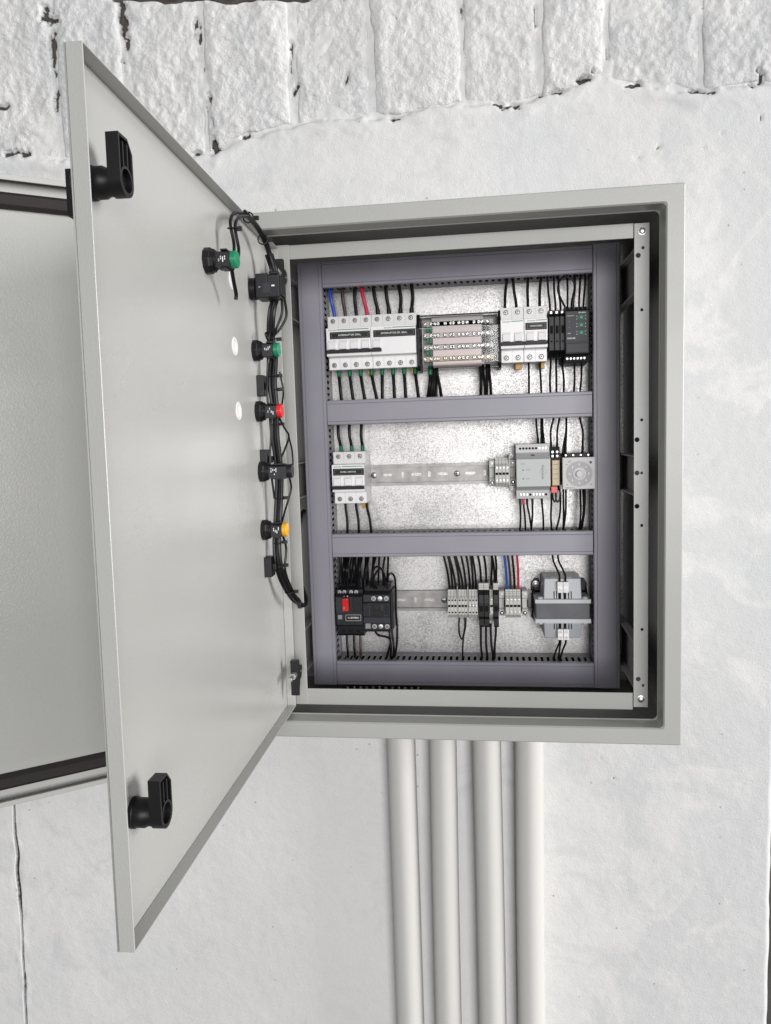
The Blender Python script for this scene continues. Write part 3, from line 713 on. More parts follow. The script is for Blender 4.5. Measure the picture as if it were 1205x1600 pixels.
# ------------------------------------------------------------------ breakers
SH, NOSE = 0.0520, 0.0685         # height of shoulder and nose above the plate
def breaker(x0, n, z, label, tagtext=None, rocker=None, tag_span=None, stripe=None, name="circuit_breaker", brand=True):
    w = 0.018 * n; o = thing(name, label, "circuit breaker" if name == "circuit_breaker" else "residual switch", (x0 + w / 2, YP, z), "white modular breakers on the rails")
    prof = [(-0.0080, -0.040), (-0.0080, 0.040), (-0.014, 0.0425), (-SH, 0.0425), (-SH, 0.0230), (-NOSE, 0.0222), (-NOSE, -0.0222), (-SH, -0.0230), (-SH, -0.0425), (-0.014, -0.0425)]
    m = MB(); m.prism(prof, 'x', -w / 2 + 0.0002, w / 2 - 0.0002)
    m.build("body", "white_plastic", o, bevel=0.0009)
    MB().box(-w / 2 + 0.0006, w / 2 - 0.0006, -SH - 0.0003, -SH + 0.001, 0.0236, 0.0418).build("upper_terminal_face", "shoulder_plastic", o)
    # seams between the poles
    for k in range(1, n):
        xx = -w / 2 + 0.018 * k
        MB().box(xx - 0.00012, xx + 0.00012, -SH - 0.00045, -SH + 0.001, 0.0236, 0.042).build("pole_seam", "print_grey", o)
        MB().box(xx - 0.00012, xx + 0.00012, -SH - 0.0002, -SH + 0.001, -0.042, -0.0236).build("pole_seam", "print_grey", o)
    for k in range(n):
        for s in (1, -1):
            link("screw", SCREW[(k + (s > 0)) % 3], o, (-w / 2 + 0.009 + 0.018 * k, -SH - 0.0006, s * 0.0350))
    rock = range(n) if rocker is None else rocker
    for k in rock:
        xx = -w / 2 + 0.009 + 0.018 * k
        m = MB().prism([(-NOSE + 0.001, 0.0010), (-NOSE - 0.0035, 0.0002), (-NOSE - 0.0050, -0.0115), (-NOSE + 0.001, -0.0120)], 'x', xx - 0.0058, xx + 0.0058)
        m.build("toggle", "white_plastic", o, bevel=0.0010)
        MB().box(xx - 0.0066, xx + 0.0066, -NOSE - 0.0002, -NOSE + 0.001, 0.0004, 0.0032).build("toggle_recess", "shoulder_plastic", o)
    ra, rb = -w / 2 + 0.018 * rock[0], -w / 2 + 0.018 * (rock[-1] + 1)
    MB().box(ra + 0.0006, rb - (0.0006 if rocker is None else 0.001), -NOSE - 0.0062, -NOSE + 0.001, -0.0178, -0.0124).build("toggle_bar", "dark_plastic", o, bevel=0.0007)
    sa, sb = stripe or (-w / 2 + 0.0175, w / 2 - 0.003)
    MB().box(sa, sb, -NOSE - 0.00015, -NOSE + 0.001, 0.0185, 0.0198).build("green_stripe", "stripe_green", o)
    if brand: text("brand_print", "Schneider", 0.0034, "print_grey", o, (sa - 0.0008, -NOSE - 0.00012, 0.0188), 'RIGHT', 0.00006, 0.95)
    if tagtext:
        ta, tb = tag_span or (-w / 2 + 0.0065, w / 2 - 0.0008)
        p = MB().box(ta, tb, -NOSE - 0.0016, -NOSE + 0.0005, 0.0048, 0.0158).build("name_plate", "tag_black", o, bevel=0.0004)
        y = -NOSE - 0.00172; c = (ta + tb) / 2; fw_ = (tb - ta) / 2 - 0.0028; fz = 0.0040
        m = MB()
        for a, b, cc, d in ((-fw_, fw_, fz - 0.0003, fz), (-fw_, fw_, -fz, -fz + 0.0003), (-fw_, -fw_ + 0.0003, -fz, fz), (fw_ - 0.0003, fw_, -fz, fz)):
            m.box(c + a, c + b, y, y + 0.0002, 0.0103 + cc, 0.0103 + d)
        m.build("plate_border", "print_grey", p)
        text("plate_lettering", tagtext[0], tagtext[1], "print_white", p, (c, y, 0.0103), 'CENTER', 0.00005, tagtext[2])
    MB().box(w / 2 - 0.0125, w / 2 - 0.0025, -0.030, -0.022, -0.0520, -0.0424).build("rail_clip", "amber_clip", o, bevel=0.0006)
    return o
breaker(-0.2057, 4, ZR[0], "white four-pole breaker at far left of the top row with a black name plate", ("INTERRUPTOR GRAL.", 0.0042, 0.92))
breaker(-0.1337, 4, ZR[0], "white four-pole residual current switch with one black rocker beside the clear distribution block", ("INTERRUPTOR DIF. GRAL.", 0.0040, 0.92), [0], (-0.0315, 0.0352), (-0.0010, 0.0345), "residual_switch")
breaker(0.0701, 2, ZR[0], "white two-pole breaker without a name plate next to the clear distribution block", None, None, None, (-0.0015, 0.0165))
breaker(0.1061, 2, ZR[0], "white two-pole breaker with a small black name plate beside the black modules", ("MONITOREO", 0.0034, 0.92), None, (-0.0158, 0.0165), (0.0005, 0.0170))
breaker(-0.2049, 3, ZR[1], "white three-pole breaker with a black name plate in the middle row", ("BOMBA  S/MOTOR.", 0.0034, 0.9), None, (-0.0245, 0.0262))

# ------------------------------------------------------------------ distribution block with clear cover
db = thing("distribution_block", "distribution block with rows of screws under a clear smoky cover in the top row", "terminal block", (0.0050, YP, 0.2085))
wx, wz = 0.0640, 0.0425
MB().box(-wx + 0.003, wx - 0.003, -0.020, -0.008, -wz + 0.001, wz - 0.001).build("base", "dial_grey", db)
MB().box(-wx + 0.020, wx - 0.026, -0.0300, -0.020, -wz + 0.0015, wz - 0.0015).build("insulating_bed", "light_grey_plastic", db)
for s in (-1, 1):
    cap = MB().prism([(-0.008, -wz - 0.004), (-0.008, wz), (-0.046, wz + 0.001), (-0.049, wz - 0.003), (-0.060, wz - 0.022), (-0.060, -wz + 0.004), (-0.054, -wz - 0.004)], 'x', s * wx - 0.0022, s * wx + 0.0022).build("end_cap", "black_plastic", db, bevel=0.0008)
xsn = [-0.0535, -0.0465, -0.0400, -0.0325, -0.0235, -0.0145, -0.0080, -0.0015, 0.0050, 0.0140, 0.0225, 0.0300, 0.0375, 0.0440]
bscrew = MB().lathe([(0.0031, 0.001), (0.0031, -0.0022), (0.0024, -0.0028), (0.0022, -0.0020), (0.0002, -0.0020)], 'y', (0, 0, 0), 12, caps=False).box(-0.0023, 0.0023, -0.0026, -0.0021, -0.0004, 0.0004, 1).mesh("screw", ["bright_steel", "hole_dark"], True)
for r, (zz, yy) in enumerate(((0.0295, -0.030), (0.0105, -0.036), (-0.0090, -0.041), (-0.0275, -0.046))):
    b = MB().box(-wx + 0.006, wx - 0.009, yy, yy + 0.005, zz - 0.0038, zz + 0.0038).build("busbar", ["light_grey_plastic", "light_grey_plastic", "light_grey_plastic", "relay_cream"][r], db, bevel=0.0004)
    for k, xx in enumerate(xsn):
        q = link("screw", bscrew, b, (xx + (0.0015 if k % 3 else -0.001), yy - 0.0006, zz)); q.rotation_euler = (0, random.uniform(0, 3), 0)
    MB().box(-wx + 0.022, wx - 0.029, yy - 0.0012, yy + 0.006, zz - 0.0145 if r < 3 else zz - 0.0142, zz - 0.0047).build("label_strip", "pink_sheet", db)
m = MB()
for k, xx in enumerate((-0.050, -0.045)):
    for zz, yy in ((0.0205, -0.034), (0.0015, -0.039), (-0.018, -0.044)): m.box(xx - 0.002, xx + 0.002, yy - 0.003, yy + 0.001, zz - 0.0042, zz + 0.0042)
m.build("ferrule", "ferrule_green", db, bevel=0.0008)
m = MB()
for xx in (0.0395, 0.0465):
    for zz, yy in ((0.0205, -0.033), (0.0015, -0.038), (-0.018, -0.043)): m.box(xx - 0.002, xx + 0.002, yy - 0.002, yy + 0.002, zz - 0.007, zz + 0.007)
m.build("inner_wire", "wire_black", db, bevel=0.0008)
cp = [(-0.022, wz - 0.0005), (-0.045, wz - 0.0005), (-0.0485, wz - 0.004), (-0.0590, wz - 0.023), (-0.0590, -wz + 0.006), (-0.0520, -wz - 0.001), (-0.040, -wz - 0.001)]
m = MB(); xa, xb = -wx + 0.0026, wx - 0.0026
v = [(xa, a, b) for a, b in cp] + [(xb, a, b) for a, b in cp]; n = len(cp)
m.add(v, [(i, i + 1, n + i + 1, n + i) for i in range(n - 1)])
m.build("clear_cover", "smoky_clear", db)
m = MB().box(xa, xb, -0.0595, -0.0590, wz - 0.0234, wz - 0.0228).box(xa + 0.004, xa + 0.0046, -0.0594, -0.0590, -wz + 0.006, wz - 0.024).box(xb - 0.0046, xb - 0.004, -0.0594, -0.0590, -wz + 0.006, wz - 0.024).box(xa, xb, -0.0487, -0.0480, wz - 0.0042, wz - 0.0036)
m.build("cover_edge", "panel_label", db)

# ------------------------------------------------------------------ black slim modules and the phase monitor
for k in range(3):
    o = thing("slim_module", "slim black module between white breaker and dark relay, %s" % ("first next to the breaker", "middle of three", "third next to the relay")[k], "relay module", (0.1484 + 0.0085 * k, YP, 0.2105), "slim black modules in the top row")
    m = MB().prism([(-0.008, -0.034), (-0.008, 0.034), (-0.040, 0.0375), (-0.052, 0.0365), (-0.052, 0.030), (-0.060, 0.026), (-0.060, -0.026), (-0.050, -0.031), (-0.046, -0.0355), (-0.020, -0.036)], 'x', -0.0040, 0.0040)
    m.build("body", "black_plastic", o, bevel=0.0007)
    MB().box(-0.0022, 0.0022, -0.0604, -0.0590, 0.000, 0.012).build("test_slot", "hole_dark", o)
    MB().box(-0.0034, 0.0034, -0.0606, -0.0590, -0.0205, -0.0185).build("marker_rib", "charcoal_plastic", o)
    link("screw", SMALL, o, (0, -0.0520, 0.0332)); link("screw_hole", HOLE15, o, (0, -0.0602, -0.012))
mo = thing("phase_monitor", "charcoal phase monitor relay with green dial marks at the right of the top row", "relay", (0.1862, YP, 0.2060))
MB().prism([(-0.008, -0.043), (-0.008, 0.043), (-0.044, 0.0455), (-0.050, 0.0445), (-0.050, 0.0405), (-0.0665, 0.0385), (-0.0685, 0.0365), (-0.0685, -0.0285), (-0.058, -0.0305), (-0.055, -0.0405), (-0.045, -0.0415)], 'x', -0.0178, 0.0178).build("body", "dark_plastic", mo, bevel=0.0008)
MB().box(-0.0165, 0.0150, -0.0688, -0.0680, -0.0085, 0.0345).build("face_label", "charcoal_plastic", mo)
MB().box(-0.0168, 0.0172, -0.0695, -0.0680, -0.0270, -0.0125).build("flap", "charcoal_plastic", mo, bevel=0.0006)
for k in range(6):
    link("screw", SMALL, mo, (-0.0140 + 0.0052 * k, -0.0568, -0.0345)).scale = (0.85, 0.85, 0.85)
m = MB()
for k in range(5): m.box(-0.0145 + 0.0065 * k, -0.0100 + 0.0065 * k, -0.0508, -0.0495, 0.0408, 0.0440)
m.build("upper_terminal", "hole_dark", mo)
for zz in (0.0260, 0.0145, 0.0030):
    m = MB(); cx = 0.0062
    for k in range(9):
        a = math.pi * (-0.25 + 1.5 * k / 8)
        m.box(cx + 0.0042 * math.cos(a) - 0.0004, cx + 0.0042 * math.cos(a) + 0.0004, -0.06895, -0.0688, zz + 0.0034 * math.sin(a) - 0.0004, zz + 0.0034 * math.sin(a) + 0.0004, 1)
    m.lathe([(0.0026, -0.0690), (0.0022, -0.0698)], 'y', (cx, 0, zz), 10, 0)
    m.build("dial", ["print_green", "print_green"], mo)
    for k, (dx, dz) in enumerate(((-0.0068, 0.002), (-0.0068, -0.0022), (0.0062, 0.0022), (0.0062, -0.0026))):
        MB().box(cx + dx - 0.0007, cx + dx + 0.0007, -0.0690, -0.0688, zz + dz - 0.0004, zz + dz + 0.0004).build("dial_mark", "print_white", mo)
text("print", "SPI-400A", 0.0030, "print_white", mo, (0.0075, -0.0690, 0.0330), 'CENTER', 0.00005)
text("print", "MCD-400", 0.0030, "print_white", mo, (-0.0150, -0.0690, -0.0050), 'LEFT', 0.00008)
text("print", "Alimentación", 0.0019, "print_white", mo, (-0.0150, -0.0690, 0.0290), 'LEFT', 0.00003)
text("print", "salida", 0.0022, "print_white", mo, (-0.0145, -0.0690, 0.0025), 'LEFT', 0.00003)
m = MB()
for zz in (0.0205, 0.0115): m.box(-0.0125, -0.0113, -0.0690, -0.0688, zz - 0.0006, zz + 0.0006)
m.build("indicator", "print_grey", mo)

# ------------------------------------------------------------------ terminals
def terminal(x, z, w, mats, label, group, fuse=False, screws=False, name="terminal", jumper=False):
    o = thing(name, label, "terminal", (x, YP, z), group)
    if not fuse:
        m = MB().prism([(-0.006, -0.022), (-0.006, 0.022), (-0.036, 0.0238), (-0.037, 0.0205), (-0.0395, 0.0200), (-0.0395, 0.0178), (-0.0420, 0.0172), (-0.0420, 0.0150), (-0.0445, 0.0144), (-0.0470, 0.0118), (-0.0480, 0.0105), (-0.0480, -0.0155), (-0.0400, -0.0225), (-0.020, -0.0240)], 'x', -w / 2 + 0.00022, w / 2 - 0.00022)
        m.build("body", mats, o)
        for s in (0.0085, -0.0120):
            if screws: link("screw", SMALL, o, (0, -0.0481, s)).scale = (0.85, 0.85, 0.85)
            else: link("screw_hole", HOLE15, o, (0, -0.0480, s))
        MB().box(-w / 2 + 0.0007, w / 2 - 0.0007, -0.0483, -0.0470, -0.0030, 0.0008).build("centre_slot", "hole_dark", o)
        if jumper: link("jumper_screw", SMALL, o, (0, -0.0486, -0.0012))
    else:
        m = MB().prism([(-0.006, 0.010), (-0.006, 0.0330), (-0.040, 0.0350), (-0.041, 0.0315), (-0.043, 0.031), (-0.043, 0.029), (-0.045, 0.0285), (-0.046, 0.0255), (-0.046, 0.010)], 'x', -w / 2 + 0.0002, w / 2 - 0.0002)
        m.build("body", "grey_terminal", o)
        m = MB().prism([(-0.006, -0.030), (-0.006, 0.012), (-0.048, 0.0258), (-0.0525, 0.018), (-0.054, 0.005), (-0.054, -0.018), (-0.050, -0.022), (-0.050, -0.034), (-0.040, -0.0385), (-0.012, -0.0385)], 'x', -w / 2 + 0.0001, w / 2 - 0.0001)
        m.build("fuse_lever", "black_plastic", o, bevel=0.0006)
        MB().box(-w / 2 + 0.0015, w / 2 - 0.0015, -0.0546, -0.053, -0.009, 0.0005).build("window_slot", "hole_dark", o)
        MB().box(-w / 2 + 0.0008, w / 2 - 0.0008, -0.0545, -0.053, 0.0065, 0.0075).box(-w / 2 + 0.0008, w / 2 - 0.0008, -0.0545, -0.053, 0.0095, 0.0105).build("lever_rib", "charcoal_plastic", o)
    return o
def end_stop(x, z, label):
    o = thing("end_stop", label, "terminal end stop", (x, YP, z), "end stops clamping the terminals")
    w = 0.0095
    m = MB().prism([(-0.006, -0.0215), (-0.006, 0.0205), (-0.030, 0.0215), (-0.034, 0.0200), (-0.034, 0.0090), (-0.0315, 0.0075), (-0.0315, -0.0075), (-0.034, -0.0090), (-0.034, -0.0205), (-0.030, -0.0218)], 'x', -w / 2 + 0.0003, w / 2 - 0.0003)
    m.build("body", "grey_terminal", o, bevel=0.0006)
    for s in (-1, 1): MB().box(s * w / 2 - 0.0012, s * w / 2 + 0.0002 * s + 0.0008, -0.0330, -0.020, -0.0065, 0.0055).build("side_notch", "black_plastic", o)
    MB().box(-w / 2 + 0.0008, w / 2 - 0.0008, -0.0344, -0.033, -0.0112, -0.0104).box(-w / 2 + 0.0008, w / 2 - 0.0008, -0.0344, -0.033, -0.0092, -0.0086).build("rib", "print_grey", o)
    MB().lathe([(0.0032, -0.0342), (0.0032, -0.0347), (0.0022, -0.0344)], 'y', (0, 0, -0.0160), 14).build("clamp_hole", "hole_dark", o)
    link("screw", SMALL, o, (0, -0.0346, -0.0160)).scale = (0.9, 1, 0.9)
    link("screw", SMALL, o, (0, -0.0341, 0.0150)).scale = (0.8, 1, 0.8)
    return o
zt = ZR[1] + 0.0015
end_stop(0.0535, zt, "grey end stop at the left of the four terminals in the middle row")
for k in range(4): terminal(0.0612 + 0.0055 * k, zt, 0.0055, "grey_terminal", "grey terminal in the row of four left of the controller, %s from the left" % ("first", "second", "third", "fourth")[k], "four terminals in the middle row", screws=True)
tag(MB().prism([(-0.006, -0.027), (-0.006, 0.028), (-0.040, 0.0295), (-0.0450, 0.026), (-0.0460, -0.020), (-0.038, -0.028)], 'x', -0.0007, 0.0007).build("partition_plate", "grey_terminal", None, loc=(0.0812, YP, zt)), "grey partition plate beside the four middle-row terminals", "partition plate")
end_stop(0.0870, zt, "grey end stop squeezed between the four terminals and the controller")
zt = ZR[2] + 0.0012
gx = -0.0226
for gi in range(3):
    for k in range(3):
        terminal(gx + 0.00255 + 0.0051 * k, zt, 0.0051, "grey_terminal", ("grey terminal in the leftmost group of three on the bottom rail, %s one", "grey terminal in the middle group of three on the bottom rail, %s one", "grey terminal with jumper screw beside the black fuse terminals, %s of three")[gi] % ("left", "centre", "right")[k], "bottom row terminals, group %s" % ("one", "two", "three")[gi], jumper=(gi == 2))
    gx += 0.0153
    if gi < 2:
        tag(MB().prism([(-0.006, -0.0245), (-0.006, 0.027), (-0.040, 0.0300), (-0.0440, 0.024), (-0.0500, 0.011), (-0.0500, -0.016), (-0.041, -0.0245)], 'x', -0.0005, 0.0005).build("partition_plate", "grey_terminal", None, loc=(gx + 0.0008, YP, zt)), "grey partition plate between the %s terminal groups of the bottom row" % ("first and second", "second and third")[gi], "partition plate")
        gx += 0.0018
FZ = [(0.0326, "first black lever fuse terminal beside the grey terminals"), (0.0412, "second black lever fuse terminal, paired with the first"), (0.0565, "separate black lever fuse terminal beside the end stop")]
for x, lb in FZ: terminal(x, zt, 0.0084, "black_plastic", lb, "black lever fuse terminals", fuse=True, name="fuse_terminal")
terminal(0.0490, zt, 0.0058, "grey_terminal", "single grey terminal between two black fuse terminals", None, screws=True)
end_stop(0.0660, zt, "grey end stop right of the separate black fuse terminal")
for k in range(4): terminal(0.0748 + 0.0062 * k, zt, 0.0062, "grey_terminal", "grey screw terminal under the %s wire in the bottom row" % ("blue", "brown", "rightmost black", "red")[k], "four terminals under coloured wires", screws=True)
end_stop(0.1035, zt, "grey end stop at the right end of the bottom terminals beside the transformer")

# ------------------------------------------------------------------ grey controller
ct = thing("level_controller", "light grey controller module with round terminal holes in the middle row", "controller", (0.1182, YP, -0.0030))
MB().prism([(-0.008, -0.0440), (-0.008, 0.0440), (-0.044, 0.0440), (-0.046, 0.0300), (-0.0600, 0.0215), (-0.0630, 0.0205), (-0.0630, -0.0230), (-0.0600, -0.0245), (-0.046, -0.0300), (-0.044, -0.0440)], 'x', -0.0265, 0.0265).build("body", "light_grey_plastic", ct, bevel=0.0008)
MB().box(-0.0255, 0.0245, -0.0634, -0.0625, -0.0225, 0.0195).build("face_label", "panel_label", ct)
for s in (1, -1):
    MB().box(-0.0030, 0.0026, -0.0535 , -0.0515, s * 0.0262 - 0.0008, s * 0.0262 + 0.0008).build("latch_slot", "hole_dark", ct)
for k in range(9):
    up = link("screw_hole", HOLE20, ct, (-0.0195 + 0.0050 * k, -0.0452, 0.0368))
    if k > 5: up.data = SMALL; up.name = "screw"
    lo_ = link("screw_hole", HOLE20, ct, (-0.0195 + 0.0050 * k, -0.0452, -0.0372))
    if k not in (3, 8): lo_.data = SMALL; lo_.name = "screw"
text("print", "POWER", 0.0021, "print_grey", ct, (-0.0115, -0.06355, 0.0035), 'LEFT', 0.00003)
text("print", "LEVEL", 0.0021, "print_grey", ct, (-0.0115, -0.06355, -0.0105), 'LEFT', 0.00003)
text("print", "NIVEL-2", 0.0021, "print_grey", ct, (-0.0195, -0.06355, 0.0130), 'LEFT', 0.00003)
text("print", "Electronida", 0.0054, "print_grey", ct, (0.0145, -0.06355, -0.0005), 'CENTER', 0.00012, 0.9, math.radians(90))
m = MB()
for zz in (0.0035, -0.0105): m.lathe([(0.0013, -0.0636), (0.0009, -0.0639)], 'y', (-0.0160, 0, zz), 10)
ring = [(0.0150 + 0.0048 * math.cos(a), -0.0635, 0.0005 + 0.0048 * math.sin(a)) for a in [2 * math.pi * k / 24 for k in range(25)]]
m.tube(ring, 0.00018, 4)
m.build("indicator", "print_grey", ct)

# ------------------------------------------------------------------ plug-in relay
rl = thing("plug_in_relay", "small clear amber relay on a black socket between controller and timer", "relay", (0.1530, YP, 0.0010))
MB().prism([(-0.008, -0.036), (-0.008, 0.034), (-0.040, 0.034), (-0.044, 0.020), (-0.030, 0.018), (-0.030, -0.018), (-0.046, -0.020), (-0.040, -0.036)], 'x', -0.0078, 0.0078).build("socket", "black_plastic", rl, bevel=0.0006)
MB().box(-0.0062, 0.0062, -0.0630, -0.0300, -0.0265, 0.0140).build("housing", "relay_amber", rl, bevel=0.0010)
MB().box(-0.0048, 0.0048, -0.0634, -0.0625, -0.0235, 0.0115).build("label", "relay_cream", rl)
for k in range(4): link("print_line", MB().box(-0.0036, 0.0036 - 0.0012 * (k % 2), -0.0636, -0.0633, 0.0065 - 0.0075 * k, 0.0075 - 0.0075 * k).mesh("print_line", "print_grey"), rl)
for zz, yy in ((0.0260, -0.0430), (0.0195, -0.0440)):
    for xx in (-0.0036, 0.0036): link("screw", SMALL, rl, (xx, yy - 0.0006, zz))
for xx in (-0.0036, 0.0036): link("screw", SMALL, rl, (xx, -0.0455, -0.0245))

# ------------------------------------------------------------------ timer
tm = thing("timer", "square light grey timer with a round dial at the right of the middle row", "timer", (0.1866, YP, -0.0058))
MB().box(-0.0200, 0.0200, -0.0500, -0.0080, -0.0240, 0.0300).build("socket", "black_plastic", tm, bevel=0.0008)
MB().box(-0.0220, 0.0220, -0.0720, -0.0480, -0.0225, 0.0225).build("case", "light_grey_plastic", tm, bevel=0.0008)
MB().box(-0.0248, 0.0248, -0.0776, -0.0718, -0.0248, 0.0248).build("front", "light_grey_plastic", tm, bevel=0.0009)
MB().lathe([(0.0202, -0.0774), (0.0202, -0.0781), (0.0196, -0.0783), (0.0192, -0.0783), (0.0190, -0.0779), (0.0002, -0.0779)], 'y', (0.0006, 0, -0.0008), 48, caps=False).build("dial_rim", "light_grey_plastic", tm, smooth=True)
MB().lathe([(0.0188, -0.0779), (0.0188, -0.0785), (0.0002, -0.0785)], 'y', (0.0006, 0, -0.0008), 40, caps=False).build("dial", "dial_grey", tm)
MB().lathe([(0.0103, -0.0785), (0.0100, -0.0800), (0.0075, -0.0802), (0.0072, -0.0796), (0.0056, -0.0796), (0.0054, -0.0840), (0.0048, -0.0846), (0.0002, -0.0846)], 'y', (0.0006, 0, -0.0008), 36, caps=False).build("knob", "light_grey_plastic", tm, smooth=True)
for k in range(8):
    a = math.radians(90 - 45 * k); r = 0.0145
    text("dial_number", ["3", "4", "5", "6", "0", "1", "2", "2"][k] if False else "0123456789"[(k + 3) % 7], 0.0042, "print_white", tm, (0.0006 + r * math.cos(a), -0.0786, -0.0008 + r * math.sin(a)), 'CENTER', 0.00025)
MB().lathe([(0.0019, -0.0776), (0.0019, -0.0781), (0.0012, -0.0784)], 'y', (0.0178, 0, 0.0165), 14).build("indicator", "wire_brown", tm, smooth=True)
m = MB().box(-0.0170, -0.0105, -0.0778, -0.0775, 0.0190, 0.0198).box(-0.0200, -0.0170, -0.0778, -0.0775, 0.0130, 0.0142).box(-0.0160, -0.0125, -0.0778, -0.0775, 0.0170, 0.0180).box(-0.0205, -0.0065, -0.0778, -0.0775, -0.0228, -0.0219)
m.build("print", "print_grey", tm)
for xx, zz in ((-0.0180, -0.0175), (0.0185, -0.0175)): link("screw_hole", HOLE15, tm, (xx, -0.0777, zz)).scale = (0.5, 1, 0.5)
m = MB()
for k in range(4): m.lathe([(0.0022, 0), (0.0014, -0.001)], 'y', (-0.017 + 0.0115 * k, -0.0506, 0.0272), 10)
m.build("socket_screw", "bright_steel", tm)

# ------------------------------------------------------------------ motor guard and contactor
mg = thing("motor_breaker", "black motor protection breaker with a red rocker at the left of the bottom row", "motor breaker", (-0.1836, YP, -0.2262))
MB().prism([(-0.008, -0.044), (-0.008, 0.043), (-0.046, 0.043), (-0.050, 0.0385), (-0.062, 0.0360), (-0.064, 0.0300), (-0.0720, 0.0250), (-0.0720, -0.0225), (-0.064, -0.0250), (-0.062, -0.0390), (-0.056, -0.0440)], 'x', -0.0222, 0.0222).build("body", "dark_plastic", mg, bevel=0.0009)
MB().box(-0.0215, -0.0098, -0.0727, -0.0715, -0.0005, 0.0235).build("setting_label", "charcoal_plastic", mg)
MB().box(-0.0112, 0.0012, -0.0735, -0.0715, 0.0018, 0.0248).build("rocker_frame", "black_plastic", mg, bevel=0.0005)
MB().prism([(-0.0730, 0.0240), (-0.0785, 0.0230), (-0.0770, 0.0120), (-0.0800, 0.0030), (-0.0730, 0.0025)], 'x', -0.0103, 0.0003).build("rocker", "lens_red", mg, bevel=0.0010)
MB().box(-0.0085, -0.0062, -0.0795, -0.0778, 0.0068, 0.0098).build("rocker_mark", "print_grey", mg)
MB().box(0.0060, 0.0205, -0.0726, -0.0715, 0.0005, 0.0240).build("side_recess", "black_plastic", mg, bevel=0.0006)
p = MB().box(-0.0065, 0.0200, -0.0730, -0.0715, -0.0150, -0.0040).build("name_plate", "tag_black", mg, bevel=0.0004)
m = MB()
for a in ((-0.0060, 0.0195, -0.0048, -0.0044), (-0.0060, 0.0195, -0.0146, -0.0142), (-0.0060, -0.0056, -0.0146, -0.0044), (0.0191, 0.0195, -0.0146, -0.0044)): m.box(a[0], a[1], -0.0732, -0.0729, a[2], a[3])
m.build("plate_border", "print_white", p)
text("plate_lettering", "G. (BOMBA)", 0.0036, "print_white", p, (0.0068, -0.0731, -0.0095), 'CENTER', 0.0001, 0.95)
MB().box(-0.0190, -0.0120, -0.0726, -0.0715, -0.0120, -0.0050).build("rating_mark", "print_grey", mg)
text("print", "I", 0.0028, "print_white", mg, (-0.0075, -0.0722, 0.0262), 'CENTER', 0.0001); text("print", "O", 0.0028, "print_white", mg, (-0.0020, -0.0722, 0.0262), 'CENTER', 0.0001)
for k, xx in enumerate((-0.0165, -0.0085, 0.0030, 0.0115)): link("screw", SCREW[k % 3], mg, (xx, -0.0640, 0.0318)).scale = (0.62, 1, 0.62)
m = MB()
for k in range(3): m.lathe([(0.0042, -0.0626), (0.0040, -0.0630), (0.0005, -0.0629)], 'y', (-0.0120 + 0.0120 * k, 0, -0.0330), 14)
m.build("lower_terminal", "hole_dark", mg)

kc = thing("contactor", "dark grey contactor with silver screws beside the red-rocker motor breaker", "contactor", (-0.1388, YP, -0.2285))
MB().prism([(-0.008, -0.034), (-0.008, 0.042), (-0.042, 0.042), (-0.046, 0.0325), (-0.0600, 0.0300), (-0.0640, 0.0290), (-0.0640, 0.0175), (-0.0710, 0.0165), (-0.0710, -0.0060), (-0.0680, -0.0070), (-0.0680, -0.0180), (-0.0630, -0.0190), (-0.0630, -0.0300), (-0.055, -0.0350)], 'x', -0.0224, 0.0224).build("body", "charcoal_plastic", kc, bevel=0.0009)
MB().box(-0.0220, -0.0125, -0.0722, -0.0705, -0.0055, 0.0160).build("side_block", "dark_plastic", kc, bevel=0.0007)
MB().box(-0.0100, 0.0125, -0.0713, -0.0705, -0.0050, 0.0150).build("centre_recess", "black_plastic", kc)
MB().box(-0.0045, 0.0060, -0.0722, -0.0708, 0.0065, 0.0150).build("actuator", "dark_plastic", kc, bevel=0.0006)
MB().box(0.0070, 0.0120, -0.0726, -0.0708, 0.0040, 0.0150).build("auxiliary_tab", "charcoal_plastic", kc, bevel=0.0006)
MB().box(0.0140, 0.0210, -0.0716, -0.0705, -0.0030, 0.0150).build("auxiliary_window", "black_plastic", kc, bevel=0.0006)
MB().box(-0.0196, -0.0112, -0.0642, -0.0625, -0.0275, -0.0190).build("grey_sticker", "print_grey", kc)
for k, xx in enumerate((-0.0045, 0.0060, 0.0165)):
    for zz, yy in ((0.0232, -0.0646), (-0.0240, -0.0636)):
        s = link("screw", SCREW[k], kc, (xx, yy, zz)); s.scale = (0.78, 1, 0.78)
        if k == 1: s.data = bolt_me; s.name = "screw"; s.scale = (0.72, 0.25, 0.72)
MB().box(0.0226, 0.0262, -0.0600, -0.0080, -0.0310, 0.0330).build("side_contact_block", "dark_plastic", kc, bevel=0.0009)
m = MB()
for k in range(5): m.box(-0.018 + 0.008 * k, -0.0135 + 0.008 * k, -0.0475, -0.044, 0.0330, 0.0405)
m.build("coil_terminal", "black_plastic", kc)

